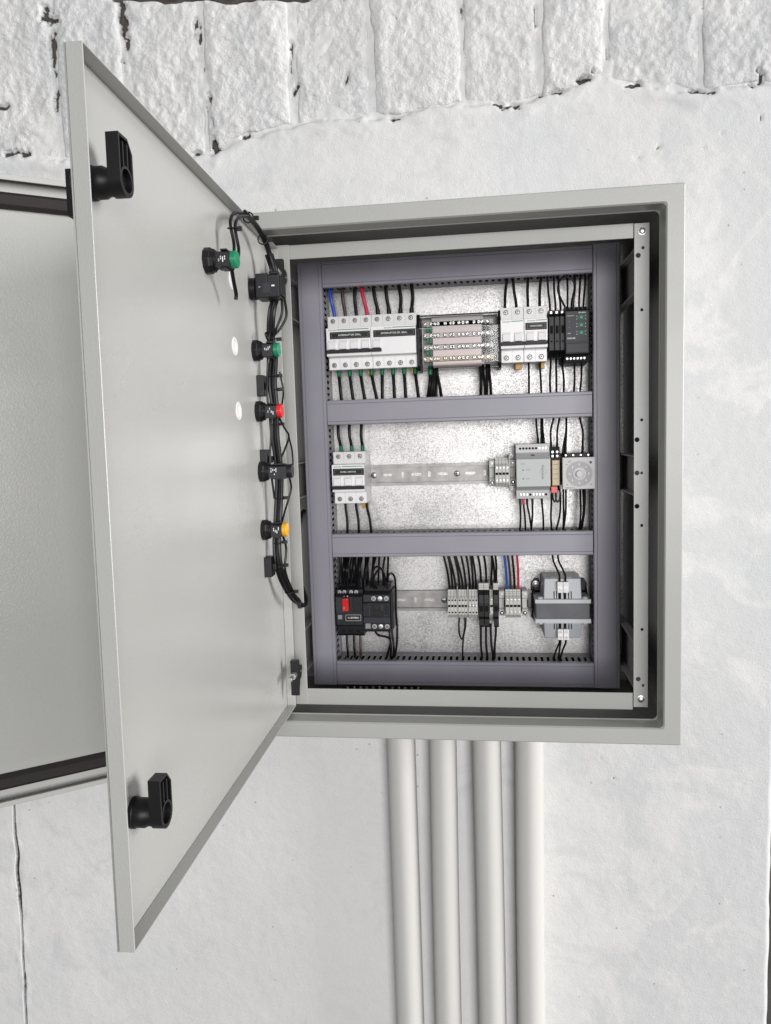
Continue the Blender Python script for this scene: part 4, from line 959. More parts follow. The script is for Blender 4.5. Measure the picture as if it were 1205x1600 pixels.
# ------------------------------------------------------------------ transformer
tr = thing("transformer", "grey control transformer with white screw connectors at the lower right", "transformer", (0.1620, YP, -0.2262))
MB().prism([(-0.0600, -0.0140), (-0.0600, 0.0140), (-0.010, 0.0140), (-0.010, -0.0140)], 'x', -0.0415, 0.0415).build("core", "trafo_core", tr)
for s in (1, -1):
    z0, z1 = (0.0122, 0.0190) if s > 0 else (-0.0200, -0.0128)
    MB().box(-0.0438, 0.0438, -0.0660, -0.0080, z0, z1).build("flange", "trafo_flange", tr, bevel=0.0009)
    def bob(z, y0, w): return [(-w, y0, z), (w, y0, z), (w * 0.93, -0.0150, z), (-w * 0.93, -0.0150, z)]
    za, zb_ = (0.0190, 0.0520) if s > 0 else (-0.0200, -0.0455)
    a = [(-0.0300, -0.0640, za), (0.0295, -0.0640, za), (0.0330, -0.0120, za), (-0.0330, -0.0120, za)]
    b = [(-0.0285, -0.0600, zb_), (0.0285, -0.0600, zb_), (0.0300, -0.0120, zb_), (-0.0300, -0.0120, zb_)]
    MB().add(a + b, [(0, 1, 2, 3), (4, 5, 6, 7), (0, 1, 5, 4), (1, 2, 6, 5), (2, 3, 7, 6), (3, 0, 4, 7)]).build("coil_cover", "trafo_grey", tr, bevel=0.0012)
    m = MB()
    for xx in (-0.0135, -0.0095, -0.0048, 0.0032, 0.0092, 0.0132):
        wv = 0.0021 if abs(xx) < 0.006 else 0.0006
        zc0, zc1 = (za + 0.0006, za + 0.0125) if s > 0 else (za - 0.0095, za - 0.0006)
        m.box(xx - wv, xx + wv, -0.0646, -0.0600, zc0, zc1)
    m.build("vent_slot", "hole_dark", tr)
    zc = za + 0.0205 if s > 0 else za - 0.0170
    c = MB()
    for xx in (-0.0046, 0.0044):
        c.box(xx - 0.0041, xx + 0.0041, -0.0715, -0.0605, zc - 0.0085, zc + 0.0085)
        for dz in (-0.0045, 0.0045):
            c.lathe([(0.0028, -0.0714), (0.0028, -0.0727), (0.0020, -0.0727), (0.0019, -0.0719)], 'y', (xx, 0, zc + dz), 12, caps=False)
            c.lathe([(0.0019, -0.0720), (0.0002, -0.0720)], 'y', (xx, 0, zc + dz), 10, 1, caps=False)
    c.build("screw_connector", ["white_plastic", "steel"], tr, bevel=0.0005)
    for sx in (-1, 1):
        MB().lathe([(0.0046, 0), (0.0046, s * 0.0022), (0.0030, s * 0.0034)], 'z', (sx * 0.0350, -0.0585, z1 if s > 0 else z0), 14).build("corner_screw", "trafo_flange", tr, smooth=True)
m = MB().prism([(-0.0465, -0.026), (-0.0465, 0.034), (-0.0400, 0.042), (-0.0340, 0.042), (-0.0300, 0.022), (-0.0300, -0.026)], 'y', -0.0075, -0.0040)
m.build("foot_plate", "charcoal_plastic", tr, bevel=0.0008)
m = MB().prism([(0.0300, -0.026), (0.0300, 0.022), (0.0340, 0.042), (0.0400, 0.042), (0.0440, 0.034), (0.0440, -0.026)], 'y', -0.0075, -0.0040)
m.build("foot_plate", "charcoal_plastic", tr, bevel=0.0008)
for sx in (-1, 1):
    m = MB()
    m.prism([(-0.0075, -0.030), (-0.0075, 0.030), (-0.030, 0.018), (-0.058, 0.012), (-0.058, -0.012), (-0.030, -0.020)], 'x', sx * 0.0425 - 0.001, sx * 0.0425 + 0.001)
    m.build("clamp_side", "charcoal_plastic", tr, bevel=0.0006)
link("mounting_screw", bolt_me, tr, (-0.0395, -0.0078, 0.0330))
MB().box(-0.0180, 0.0150, -0.0560, -0.0400, 0.0521, 0.0526).build("rating_label", "trafo_flange", tr)

# ------------------------------------------------------------------ earth bar on the bottom wall
eb = thing("earth_bar", "brass earth bar with a row of small screws low behind the bottom bar", "terminal bar", (-0.135, 0.204, -H2 + t))
MB().box(-0.066, 0.066, -0.005, 0.005, 0.0006, 0.0030).build("bar", "steel", eb)
for k in range(12): MB().lathe([(0.0030, 0), (0.0030, 0.0036), (0.0015, 0.0044)], 'z', (-0.060 + 0.0109 * k, 0.001 * (k % 3), 0.0030), 10).build("screw", "bright_steel", eb, smooth=True)

# ------------------------------------------------------------------ wires inside the panel
def wire(pts, r, material, label, group=None, ferrule=None, fer_at=0):
    """pts: (x, height above the plate, z)"""
    P = [Vector((x, YP - h_, z)) for x, h_, z in pts]
    base = P[0].copy(); L = [p - base for p in P]
    o = tag(link("wire", None, None, base), label, "wire", group)
    path = smooth_path(L, 6)
    me = MB().tube(path, r, 8).mesh("wire", material, True)
    o2 = o; bpy.data.objects.remove(o)
    o = tag(link("wire", me, None, base), label, "wire", group)
    if ferrule:
        a = path[0]; d = (path[2] - path[0]).normalized()
        f = MB().tube([a - d * 0.001, a + d * 0.0015, a + d * 0.0125, a + d * 0.0138], r * 1.28, 10)
        f.build("ferrule", ferrule, o, smooth=True)
    return o
ORD = ("first", "second", "third", "fourth", "fifth", "sixth", "seventh")
Z_TOP, Z_D2T, Z_D2B, Z_D3T, Z_D3B, Z_BOT = 0.3005, 0.119, 0.082, -0.099, -0.135, -0.314
def run(x0, za, x1, zb, r=0.0019, h0=0.034, h1=0.034, bow=0.0, bh=0.006):
    """a wire from a terminal (x0, za) to a duct slot (x1, zb)"""
    d = zb - za
    s = 1 if d > 0 else -1
    return [(x0, h0, za - s * 0.004), (x0 + (x1 - x0) * 0.10 + bow * 0.3, h0 + bh * .4, za + d * 0.22), (x0 + (x1 - x0) * 0.5 + bow, h0 + bh, za + d * 0.58), (x1, h1, zb), (x1 + (x1 - x0) * 0.15, h1 - 0.006, zb + s * 0.012)]
# above the top row
G1 = "wires entering the main breakers from the top duct"
tops = [-0.0060, -0.0035, -0.0005, -0.0080, -0.0065, -0.0045, -0.0010, 0.0015]
cols = ["wire_blue", "wire_brown", "wire_black", "wire_red", "wire_black", "wire_black", "wire_black", "wire_black"]
lbs = ["blue wire entering the leftmost breaker from the top duct", "dark brown wire next to the blue one above the leftmost breaker", "black wire between the brown and red wires above the leftmost breaker", "red wire entering the top of the leftmost four-pole breaker"]
for k in range(8):
    x = -0.1967 + 0.018 * k
    lb = lbs[k] if k < 4 else "black wire from the top duct into the residual switch, %s of four" % ("first", "second", "third", "last")[k - 4]
    wire(run(x, ZR[0] + 0.0425, x + tops[k], Z_TOP, 0.0024, 0.036, 0.040, 0.0025 if k > 5 else -0.0005), 0.0029, cols[k], lb, G1, "wire_black" if k > 3 else None)
G2 = "wires leaving the main breakers downwards"
bots = [0.0035, 0.0050, 0.0065, 0.0085, -0.0010, 0.0015, 0.0020, 0.0050]
for k in range(8):
    x = -0.1967 + 0.018 * k + 0.0030
    wire(run(x, ZR[0] - 0.0425, x + bots[k], Z_D2T, 0.0022, 0.032, 0.036, 0.0005), 0.0027, "wire_black", "black wire with green ferrule below the two four-pole switches, number %s from the left" % ("one", "two", "three", "four", "five", "six", "seven", "eight")[k], G2, "ferrule_green")
G3 = "wires below the clear distribution block"
for k, (x, x1, fg) in enumerate(((-0.0425, -0.0480, 1), (-0.0395, -0.0435, 0), (-0.0350, -0.0345, 0), (-0.0320, -0.0255, 0), (-0.0370, -0.0395, 0))):
    wire(run(x, 0.166, x1, Z_D2T, 0.002, 0.038 - 0.004 * (k % 3), 0.036, 0.001), 0.0025, "wire_black", "black wire, %s in the left bunch under the clear distribution block" % ORD[k], G3 + ", left bunch", "ferrule_green" if fg else None)
for k, (x, x1) in enumerate(((0.0385, 0.0375), (0.0420, 0.0455), (0.0480, 0.0470), (0.0515, 0.0540))):
    wire(run(x, 0.166, x1, Z_D2T, 0.002, 0.038 - 0.004 * (k % 2), 0.036, 0.0005), 0.0024, "wire_black", "black wire, %s in the right bunch under the clear distribution block" % ORD[k], G3 + ", right bunch")
G4 = "wires from the top duct to the two-pole breakers"
for k, dx in enumerate((0.0030, -0.0060, -0.0005, 0.0015)):
    x = 0.0791 + 0.018 * k
    wire(run(x - 0.0008, ZR[0] + 0.0425, x + dx, Z_TOP, 0.002, 0.034, 0.040, -0.001), 0.0023, "wire_black", "black wire from the top duct into the two-pole breakers, %s from the left" % ("first", "second", "third", "fourth")[k], G4)
for k, dx in enumerate((-0.0005, 0.0015)):
    x = 0.1145 + 0.0175 * k
    wire(run(x, ZR[0] - 0.0425, x + dx, Z_D2T, 0.002, 0.032, 0.036), 0.0017, "wire_black", "black wire below the two-pole breaker with name plate, %s one" % ("left", "right")[k], "wires under the two-pole breaker")
G5 = "wires around the black modules of the top row"
for k, (x, x1) in enumerate(((0.1484, 0.1440), (0.1569, 0.1540), (0.1645, 0.1605))):
    wire(run(x, 0.2485, x1, Z_TOP, 0.002, 0.036, 0.042, -0.001), 0.0017, "wire_black", "black wire from the top duct into the %s slim black module" % ORD[k], G5 + ", upper")
for k, (x, x1) in enumerate(((0.1490, 0.1475), (0.1570, 0.1570), (0.1660, 0.1685))):
    wire(run(x, 0.1755, x1, Z_D2T, 0.002, 0.032, 0.036, 0.0012 * (k - 1)), 0.0017, "wire_black", "black wire below the %s slim black module" % ORD[k], G5 + ", lower")
G6 = "wires around the phase monitor"
for k, (x, x1, b) in enumerate(((0.1745, 0.1740, 0.0), (0.1830, 0.1850, 0.0015), (0.1800, 0.1860, 0.002), (0.1920, 0.1945, -0.0005), (0.1985, 0.2015, 0.0005))):
    wire(run(x, 0.2505, x1, Z_TOP, 0.002, 0.042, 0.044, b), 0.0016, "wire_black", "black wire from the top duct into the phase monitor, %s of five" % ORD[k], G6 + ", upper")
wire([(0.1715, 0.046, 0.2500), (0.1650, 0.050, 0.262), (0.1590, 0.052, 0.278), (0.1635, 0.052, 0.2935), (0.1745, 0.050, 0.2965), (0.1835, 0.048, 0.289), (0.1845, 0.046, 0.272), (0.1815, 0.046, 0.2500)], 0.0015, "wire_black", "black wire looping in an arch above the phase monitor", None)
for k, (x, x1) in enumerate(((0.1855, 0.1842), (0.1965, 0.1935))):
    wire(run(x, 0.1660, x1, Z_D2T, 0.002, 0.034, 0.036), 0.0016, "wire_black", "black wire below the phase monitor, %s one" % ("left", "right")[k], G6 + ", lower")
# middle row
for k, (dx, dx2) in enumerate(((-0.0020, 0.0045), (-0.0010, 0.0060), (0.0015, 0.0090))):
    x = -0.1959 + 0.018 * k
    wn = ("left", "middle", "right")[k]
    wire(run(x + 0.0020, ZR[1] + 0.0425, x + dx, Z_D2B, 0.002, 0.034, 0.036, -0.001), 0.0025, "wire_black", "black wire with green ferrule above the three-pole breaker, %s one" % wn, "wires above the three-pole breaker", "ferrule_green")
    wire(run(x + 0.0050, ZR[1] - 0.0425, x + dx2 + 0.003, Z_D3T, 0.002, 0.032, 0.036, 0.0020), 0.0022, "wire_black", "black wire below the three-pole breaker, %s one" % wn, "wires below the three-pole breaker")
G7 = "wires around the grey controller"
for k, (x, x1) in enumerate(((0.1275, 0.1248), (0.1330, 0.1330), (0.1365, 0.1345))):
    wire(run(x, 0.0405, x1, Z_D2B, 0.002, 0.036, 0.036, -0.0008), 0.0016, "wire_black", "black wire above the grey controller, %s from the left" % ORD[k], G7 + ", upper", "wire_black")
for k, (x, x1) in enumerate(((0.0980, 0.0970), (0.1030, 0.1060), (0.1085, 0.1155), (0.1175, 0.1150), (0.1325, 0.1345))):
    wire(run(x, -0.0470, x1, Z_D3T, 0.002, 0.036, 0.036, 0.0006), 0.0016, "wire_black", "black wire below the grey controller, %s from the left" % ORD[k], G7 + ", lower", "wire_black" if k != 1 else "wire_red")
G8 = "wires around the plug-in relay"
for k, (x, x1) in enumerate(((0.1480, 0.1525), (0.1575, 0.1615))):
    wire(run(x, 0.0330, x1, Z_D2B, 0.002, 0.036, 0.038, -0.0030 + 0.001 * k), 0.0016, "wire_black", "black wire above the plug-in relay, %s one" % ("left", "right")[k], G8 + ", upper", "wire_black")
for k, (x, x1) in enumerate(((0.1480, 0.1475), (0.1620, 0.1550))):
    wire(run(x, -0.0430, x1, Z_D3T, 0.002, 0.036, 0.036, 0.0015 * (k * 2 - 1)), 0.0016, "wire_black", "black wire below the plug-in relay, %s one" % ("left", "right")[k], G8 + ", lower")
for k, (xa, xb_) in enumerate(((0.1486, 0.1545), (0.1530, 0.1600))):
    wire([(xa, 0.048, -0.0285), (xa, 0.050, -0.040), (xa + 0.001, 0.050, -0.0480), ((xa + xb_) / 2, 0.050, -0.0525), (xb_ - 0.001, 0.050, -0.0480), (xb_, 0.050, -0.0400), (xb_, 0.048, -0.0300)], 0.0013, "wire_black", "short black jumper loop hanging below the plug-in relay, %s one" % ("left", "right")[k], "jumper loops under the relay", None)
tag(MB().box(-0.0052, 0.0052, -0.004, 0.004, -0.0055, 0.0055).box(-0.003, 0.003, -0.0046, 0.0046, 0.0055, 0.0095).build("red_connector", "lens_red", None, bevel=0.0008, loc=(0.1512, YP - 0.0495, -0.0325)), "red twin crimp connector under the plug-in relay", "connector")
G9 = "wires around the timer"
for k, (x, x1, b) in enumerate(((0.1700, 0.1720, 0.0), (0.1665, 0.1725, 0.001), (0.1965, 0.1925, 0.002))):
    wire(run(x, 0.0270, x1, Z_D2B, 0.002, 0.040, 0.036, b), 0.0017, "wire_black", "black wire above the timer, %s" % ("in the left pair, right one", "in the left pair, left one", "single one at right")[k], G9 + ", upper", "wire_black")
for k, (x, x1, b) in enumerate(((0.1665, 0.1660, 0.0), (0.1705, 0.1665, 0.001), (0.1930, 0.1915, 0.001), (0.1975, 0.1940, 0.0015), (0.2005, 0.1950, 0.001))):
    wire(run(x, -0.0300, x1, Z_D3T, 0.002, 0.036, 0.036, b), 0.0016, "wire_black", "black wire below the timer, %s from the left" % ORD[k], G9 + ", lower")
# bottom row: the crowded bunch over the motor breaker
rw = random.Random(3)
for k in range(13):
    x = -0.2025 + 0.0036 * k + rw.uniform(-0.001, 0.001); xe = -0.2020 + 0.0039 * k + rw.uniform(-0.003, 0.003)
    wire(run(x, -0.1845, xe, Z_D3B, 0.002, rw.uniform(0.028, 0.056), rw.uniform(0.030, 0.044), rw.uniform(-0.004, 0.004), rw.uniform(0, 0.010)), 0.0026, "wire_black", "black wire in the crowded bunch above the motor breaker", "wires above the motor breaker")
for k, (x, x1, b) in enumerate(((-0.1560, -0.1585, 0.003), (-0.1500, -0.1455, 0.002), (-0.1450, -0.1405, -0.002), (-0.1380, -0.1355, 0.001), (-0.1290, -0.1255, -0.001), (-0.1230, -0.1205, 0.002))):
    wire(run(x, -0.1895, x1, Z_D3B, 0.002, 0.040 + 0.003 * (k % 3), 0.036, b), 0.0018, "wire_black", "black wire into the top of the contactor, %s from the left" % ORD[k], "wires above the contactor")
wire([(-0.1440, 0.060, -0.1880), (-0.1455, 0.064, -0.176), (-0.1430, 0.064, -0.160), (-0.1370, 0.062, -0.1525), (-0.1290, 0.060, -0.1575), (-0.1245, 0.058, -0.1700), (-0.1240, 0.054, -0.1860)], 0.0017, "wire_black", "black wire arching in a loop over the contactor")
wire([(-0.1380, 0.060, -0.1900), (-0.1420, 0.066, -0.1790), (-0.1400, 0.066, -0.1660), (-0.1330, 0.060, -0.1560)], 0.0017, "wire_black", "short black wire curling beside the loop over the contactor")
wire([(-0.1205, 0.050, -0.1800), (-0.1190, 0.056, -0.1690), (-0.1140, 0.056, -0.1650), (-0.1090, 0.052, -0.1720), (-0.1085, 0.046, -0.1950), (-0.1095, 0.044, -0.2300), (-0.1085, 0.042, -0.2600), (-0.1105, 0.038, -0.2900), (-0.1150, 0.034, -0.3130), (-0.1160, 0.026, -0.3220)], 0.0018, "wire_black", "black wire running down the right side of the contactor")
for k, (x, x1) in enumerate(((-0.1960, -0.1950), (-0.1840, -0.1830), (-0.1730, -0.1730))):
    wire(run(x, -0.2690, x1, Z_BOT, 0.002, 0.034, 0.036, 0.0005), 0.0020, "wire_black" if k < 2 else "wire_brown", "dark wire below the motor breaker, %s of three" % ("left", "middle", "right")[k], "wires below the motor breaker")
wire([(-0.1440, 0.050, -0.2580), (-0.1435, 0.052, -0.2650), (-0.1385, 0.052, -0.2705), (-0.1290, 0.052, -0.2725), (-0.1215, 0.050, -0.2760), (-0.1200, 0.046, -0.2850), (-0.1240, 0.042, -0.2990), (-0.1285, 0.036, -0.3130), (-0.1290, 0.026, -0.3200)], 0.0019, "wire_black", "black wire bending sideways under the contactor")
for k, (x, x1) in enumerate(((-0.1215, -0.1225), (-0.1170, -0.1175))):
    wire(run(x, -0.2610, x1, Z_BOT, 0.002, 0.046, 0.036, 0.0035), 0.0018, "wire_black", "black wire dropping from the contactor to the bottom duct, %s one" % ("left", "right")[k], "wires below the contactor")
# terminals
tx = [(-0.0200, -0.0290), (-0.0150, -0.0215), (-0.0098, -0.0205), (-0.0030, -0.0115), (0.0021, -0.0095), (0.0072, 0.0000), (0.0140, 0.0085), (0.0191, 0.0155), (0.0242, 0.0185)]
for k, (x, x1) in enumerate(tx):
    wire(run(x, -0.1970, x1, Z_D3B, 0.002, 0.030, 0.036, 0.001), 0.0018, "wire_black", "black wire above the three groups of bottom row terminals, number %s from the left" % ("one", "two", "three", "four", "five", "six", "seven", "eight", "nine")[k], "wires above the bottom terminals")
for k, (x, x1) in enumerate(((0.0326, 0.0275), (0.0412, 0.0375), (0.0490, 0.0510), (0.0550, 0.0505), (0.0575, 0.0565))):
    wire(run(x, -0.1880, x1, Z_D3B, 0.002, 0.026, 0.036, 0.001), 0.0018, "wire_black", "black wire above the black fuse terminals, %s from the left" % ORD[k], "wires above the fuse terminals")
for k, (x, x1, mt, lb) in enumerate(((0.0748, 0.0710, "wire_blue", "blue wire above the right group of four bottom terminals"), (0.0810, 0.0765, "wire_brown", "brown wire between blue and black above the right bottom terminals"), (0.0872, 0.0835, "wire_black", "black wire next to the red one above the right bottom terminals"), (0.0934, 0.0915, "wire_red", "red wire above the right group of four bottom terminals"))):
    wire(run(x, -0.1970, x1, Z_D3B, 0.002, 0.030, 0.036, 0.0005), 0.0019, mt, lb, "coloured wires above the right bottom terminals")
wire([(-0.0040, 0.032, -0.2420), (-0.0055, 0.036, -0.2560), (-0.0045, 0.038, -0.2720), (-0.0005, 0.038, -0.2805), (0.0030, 0.036, -0.2680), (0.0045, 0.034, -0.2560), (0.0040, 0.032, -0.2420)], 0.0014, "wire_black", "black wire hanging in a narrow loop below the bottom terminals")
wire([(0.0062, 0.032, -0.2420), (0.0055, 0.036, -0.2600), (0.0020, 0.038, -0.2760), (0.0002, 0.038, -0.2950), (-0.0005, 0.034, -0.3160)], 0.0014, "wire_black", "black wire dropping beside the narrow loop to the bottom duct")
for k, (x, x1) in enumerate(((0.0310, 0.0322), (0.0395, 0.0410), (0.0470, 0.0510), (0.0560, 0.0525))):
    wire(run(x, -0.2590, x1, Z_BOT, 0.002, 0.032, 0.036, -0.001), 0.0019, "wire_black", "black wire dropping from the fuse terminals, %s from the left" % ORD[k], "wires below the fuse terminals")
for k, (x, x1) in enumerate(((0.1574, 0.1490), (0.1664, 0.1575))):
    wire([(x, 0.064, -0.1790), (x - 0.0005, 0.066, -0.1690), (x - 0.0040, 0.058, -0.1590), (x1, 0.048, -0.1480), (x1 - 0.001, 0.040, -0.135), (x1 - 0.001, 0.032, -0.122)], 0.0015, "wire_black", "black wire bending down into the upper transformer connector, %s one" % ("left", "right")[k], "wires into the transformer")
for k, (x, x1) in enumerate(((0.1560, 0.1480), (0.1580, 0.1560), (0.1660, 0.1585))):
    wire([(x, 0.064, -0.2700), (x, 0.062, -0.2790), ((x + x1) / 2, 0.054, -0.2930), (x1, 0.042, -0.3120), (x1, 0.030, -0.322)], 0.0016, "wire_black", "black wire from the lower transformer connector, %s from the left" % ORD[k], "wires leaving the transformer")

# ------------------------------------------------------------------ control elements on the inner door
def on_door(name, label, cat, u, z, group=None):
    o = tag(link(name, None), label, cat, group)
    o.matrix_world = DM @ Matrix.Translation(door_local(u, z, -0.0127))
    return o
def marks(o, y0, n, zs, r, seed):
    rs = random.Random(seed); m = MB()
    for k in range(n):
        y = y0 - 0.0020 * k
        for j in range(3):
            z = zs + rs.uniform(-0.0035, 0.0035); w_ = rs.uniform(0.0006, 0.0016)
            x = -math.sqrt(max(r * r - z * z, 0)) - 0.0001
            m.box(x, x + 0.0003, y - 0.0004, y + 0.0004, z - w_, z + w_)
    m.build("print_mark", "print_grey", o)
def button(u, z, cap, label, length=0.034):
    o = on_door("push_button", label, "push button", u, z, "push buttons on the inner door")
    L = length
    MB().lathe([(0.0140, 0.0), (0.0140, -0.0065), (0.0128, -0.0072), (0.0122, -0.0105), (0.0095, -0.0106)], 'y', (0, 0, 0), 10).build("lock_ring", "black_plastic", o, bevel=0.0005)
    MB().lathe([(0.0098, -0.0085), (0.0098, -0.0125), (0.0092, -0.0130), (0.0092, -L + 0.0065)], 'y', (0, 0, 0), 24).box(-0.0098, 0.0098, -L + 0.0068, -0.0135, -0.0088, 0.0060).build("body", "dark_plastic", o, smooth=True)
    MB().box(-0.0070, 0.0070, -L + 0.010, -0.0180, 0.0088, 0.0104).box(-0.0070, 0.0070, -L + 0.010, -0.0180, -0.0104, -0.0088).build("terminal_rib", "black_plastic", o)
    MB().lathe([(0.0090, -L + 0.0067), (0.0092, -L + 0.0010), (0.0084, -L), (0.0030, -L - 0.0003)], 'y', (0, 0, 0), 24).build("end_cap", cap, o, smooth=True)
    # printed marks on the side facing the hinge-away camera
    m = MB(); rs = random.Random(int(z * 1000))
    for k in range(4):
        for j in range(2):
            zz = rs.uniform(-0.004, 0.004); w_ = rs.uniform(0.0006, 0.0015)
            m.box(-0.0101, -0.0098, -0.0175 - 0.0022 * k, -0.0165 - 0.0022 * k, zz - w_, zz + w_)
    m.build("print_mark", "print_white", o)
    return o
button(*BTN[0], "lens_green", "black button back with green end, set apart at the upper left of the inner door", 0.0350)
button(*BTN[2], "lens_green", "black button back with green end in the column, between selector and red one")
button(*BTN[3], "lens_red", "black button back with red end on the inner door")
button(*BTN[4], "dark_plastic", "all-black button back between the red and yellow ones on the inner door", 0.0440)
button(*BTN[5], "lens_yellow", "black button back with yellow end, lowest on the inner door")
o = on_door("selector_switch", "square black selector switch contact block at the top of the button column", "switch", *BTN[1])
MB().lathe([(0.0140, 0.0), (0.0140, -0.0080), (0.0120, -0.0090), (0.0110, -0.0110)], 'y', (0, 0, 0), 20).build("lock_ring", "black_plastic", o, smooth=True)
MB().box(-0.0145, 0.0145, -0.0260, -0.0100, -0.0145, 0.0165).box(-0.0145, 0.0145, -0.0410, -0.0255, -0.0140, 0.0145).build("contact_block", "dark_plastic", o, bevel=0.0012)
MB().box(-0.0120, 0.0120, -0.0435, -0.0405, -0.0115, 0.0120).box(-0.0150, -0.0050, -0.0400, -0.0280, 0.0146, 0.0185).build("terminal_end", "black_plastic", o, bevel=0.0008)
MB().box(-0.0148, -0.0144, -0.0350, -0.0310, -0.0006, 0.0012).box(-0.0148, -0.0144, -0.0165, -0.0140, -0.0010, -0.0004).build("print_mark", "print_white", o)
MB().box(-0.0147, -0.0144, -0.0285, -0.0195, -0.0080, 0.0040).build("print_panel", "charcoal_plastic", o)

# ---- harness on the inner door
hs = tag(link("wire_harness", None), "black wire harness tied along the inner door and looping into the cabinet", "wire harness")
hs.matrix_world = DM.copy()
inv = DM.inverted()
def W(x, y, z): return tuple(inv @ Vector((x, y, z)))
main = [(0.1894, 0.3244, 0.006), (0.1500, 0.3235, 0.006), (0.1180, 0.3150, 0.008), (0.0985, 0.3000, 0.010), (0.0900, 0.2800, 0.014), (0.0920, 0.2520, 0.016), (0.0960, 0.2250, 0.010), (0.0900, 0.1950, 0.006), (0.0850, 0.1676, 0.008), (0.0900, 0.1329, 0.006), (0.0890, 0.0980, 0.008), (0.0870, 0.0652, 0.006), (0.0800, 0.0133, 0.008), (0.0790, -0.0397, 0.004), (0.0850, -0.0800, 0.002), (0.0860, -0.1079, 0.003), (0.0760, -0.1317, 0.006), (0.0520, -0.1560, 0.010), (0.0220, -0.1740, 0.013)]
tail = [W(-0.2330, 0.052, -0.1860), W(-0.2290, 0.068, -0.1830), W(-0.2400, 0.082, -0.1580), W(-0.2520, 0.098, -0.1180), W(-0.2540, 0.112, -0.0920), W(-0.2520, 0.150, -0.0690), W(-0.2580, 0.200, -0.0610)]
offs = [(0, 0), (0.0040, 0.0010), (-0.0036, 0.0020), (0.0012, 0.0040), (-0.0016, -0.0034), (0.0036, -0.0030), (0.0004, 0.0016)]
for k, (a, b) in enumerate(offs):
    st = 0 if k < 3 else (3 if k < 5 else 8)
    pts = [door_local(u + a + 0.0008 * math.sin(3 * i + k), z + (0.3 * a if i < 4 else 0) + (b if i < 3 else 0), m_ + b) for i, (u, z, m_) in enumerate(main)][st:]
    pts += [(p[0] + a * 0.6, p[1] + b * 0.6, p[2] + 0.6 * a) for p in tail]
    MB().tube(smooth_path(pts, 5), 0.0023, 7).build("wire", "wire_black", hs, smooth=True)
def strand(pts, r=0.0016): MB().tube(smooth_path([door_local(*p) for p in pts], 6), r, 7).build("wire", "wire_black", hs, smooth=True)
strand([(0.1894, 0.3244, 0.006), (0.2250, 0.3160, 0.004), (0.2450, 0.3000, 0.004), (0.2480, 0.2750, 0.008), (0.2600, 0.2560, 0.010)], 0.0019)
strand([(0.1900, 0.3220, 0.009), (0.2220, 0.3120, 0.008), (0.2410, 0.2960, 0.008), (0.2440, 0.2700, 0.012), (0.2580, 0.2540, 0.014)], 0.0019)
strand([(0.2750, 0.2410, 0.012), (0.2620, 0.2300, 0.010), (0.2520, 0.2200, 0.009), (0.2500, 0.2140, 0.008)], 0.0022)
strand([(0.1000, 0.2430, 0.026), (0.0960, 0.2250, 0.024), (0.0980, 0.2080, 0.018), (0.0950, 0.1950, 0.010)], 0.0017)
strand([(0.0950, 0.2430, 0.028), (0.0880, 0.2220, 0.028), (0.0900, 0.2060, 0.020), (0.0900, 0.1960, 0.010)], 0.0017)
strand([(0.0950, 0.1990, 0.006), (0.1150, 0.1960, 0.006), (0.1120, 0.1880, 0.008), (0.1020, 0.1800, 0.012)], 0.0015)
strand([(0.0920, 0.0880, 0.014), (0.0800, 0.0740, 0.018), (0.0660, 0.0640, 0.020), (0.0720, 0.0480, 0.016), (0.0850, 0.0300, 0.010)], 0.0014)
strand([(0.0670, 0.0630, 0.020), (0.0600, 0.0460, 0.022), (0.0560, 0.0270, 0.022), (0.0640, 0.0180, 0.022)], 0.0012)
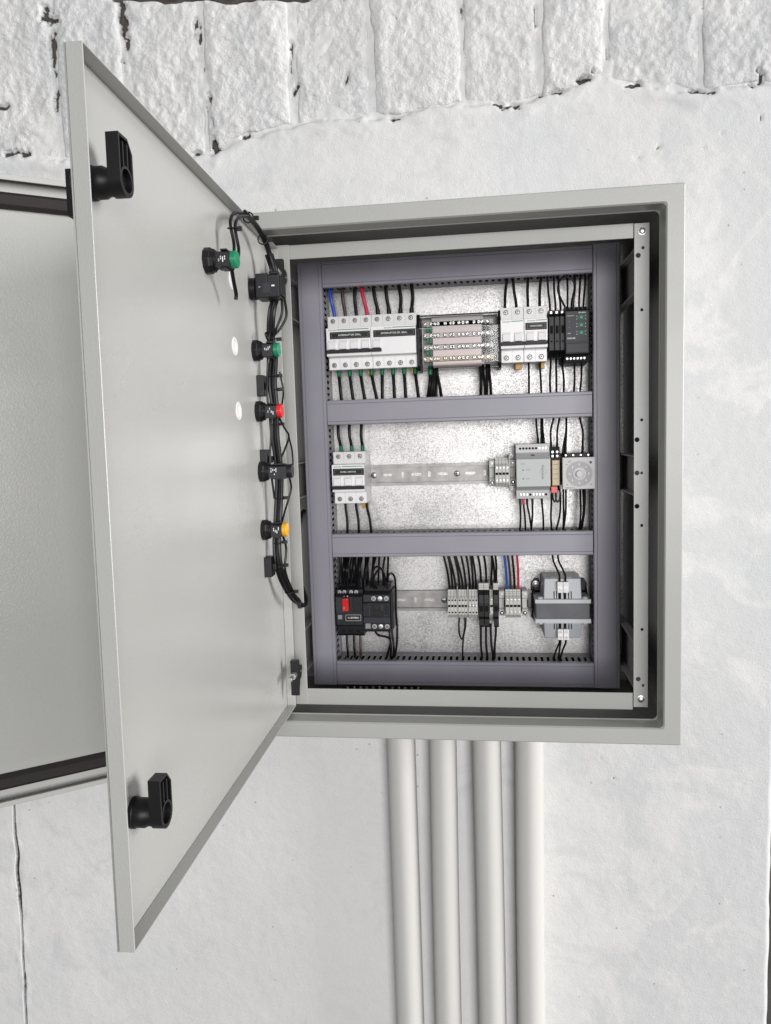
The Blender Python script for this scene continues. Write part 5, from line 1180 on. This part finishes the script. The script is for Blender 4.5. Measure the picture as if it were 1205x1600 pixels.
strand([(0.0720, 0.0080, 0.020), (0.0640, -0.0070, 0.020), (0.0660, -0.0230, 0.016), (0.0720, -0.0380, 0.012), (0.0850, -0.0540, 0.010)], 0.0014)
strand([(0.0940, 0.2150, 0.012), (0.1010, 0.1900, 0.006), (0.0960, 0.1560, 0.002), (0.1000, 0.1150, 0.001), (0.0930, 0.0700, 0.002), (0.0960, 0.0300, 0.000), (0.0880, -0.0200, 0.002)], 0.0015)
strand([(0.0800, 0.1500, 0.014), (0.0760, 0.1250, 0.017), (0.0820, 0.1050, 0.016)], 0.0013)
strand([(0.0830, -0.0700, 0.010), (0.0740, -0.0900, 0.012), (0.0760, -0.1200, 0.010), (0.0600, -0.1500, 0.015), (0.0300, -0.1700, 0.016)], 0.0016)
def tie(u, z, m_, r=0.0062, axis='z'):
    c = door_local(u, z, m_)
    ring = []
    for k in range(15):
        a = 2 * math.pi * k / 14
        ring.append((c[0] + r * math.cos(a), c[1] + r * math.sin(a), c[2] + 0.001 * math.cos(a)) if axis == 'z' else (c[0], c[1] + r * math.cos(a), c[2] + r * math.sin(a)))
    m = MB().tube(ring, 0.0009, 6)
    m.box(c[0] + 0.002, c[0] + 0.0060, c[1] - r - 0.0055, c[1] - r + 0.001, c[2] - 0.0022, c[2] + 0.0022)
    m.build("cable_tie", "black_plastic", hs)
for a in ((0.0905, 0.1920, 0.008), (0.0900, 0.1440, 0.007), (0.0890, 0.1260, 0.006), (0.0880, 0.0800, 0.007), (0.0790, -0.0200, 0.006), (0.0850, -0.1120, 0.004), (0.0560, -0.1540, 0.010), (0.0860, -0.0800, 0.004)): tie(*a)
tie(0.1180, 0.3140, 0.008, 0.0064, 'x'); tie(0.1800, 0.3235, 0.007, 0.0062, 'x'); tie(0.2470, 0.2930, 0.006, 0.0045)
for (u, z) in ((0.0900, 0.1310), (0.0900, -0.1120), (0.0880, 0.0330)):
    MB().box(-u - 0.011, -u + 0.011, 0.0030, DT - 0.0014, z - 0.0135, z + 0.0135).box(-u - 0.004, -u + 0.004, -0.002, 0.0030, z - 0.0045, z + 0.0045).build("tie_mount", "black_plastic", hs, bevel=0.0008)
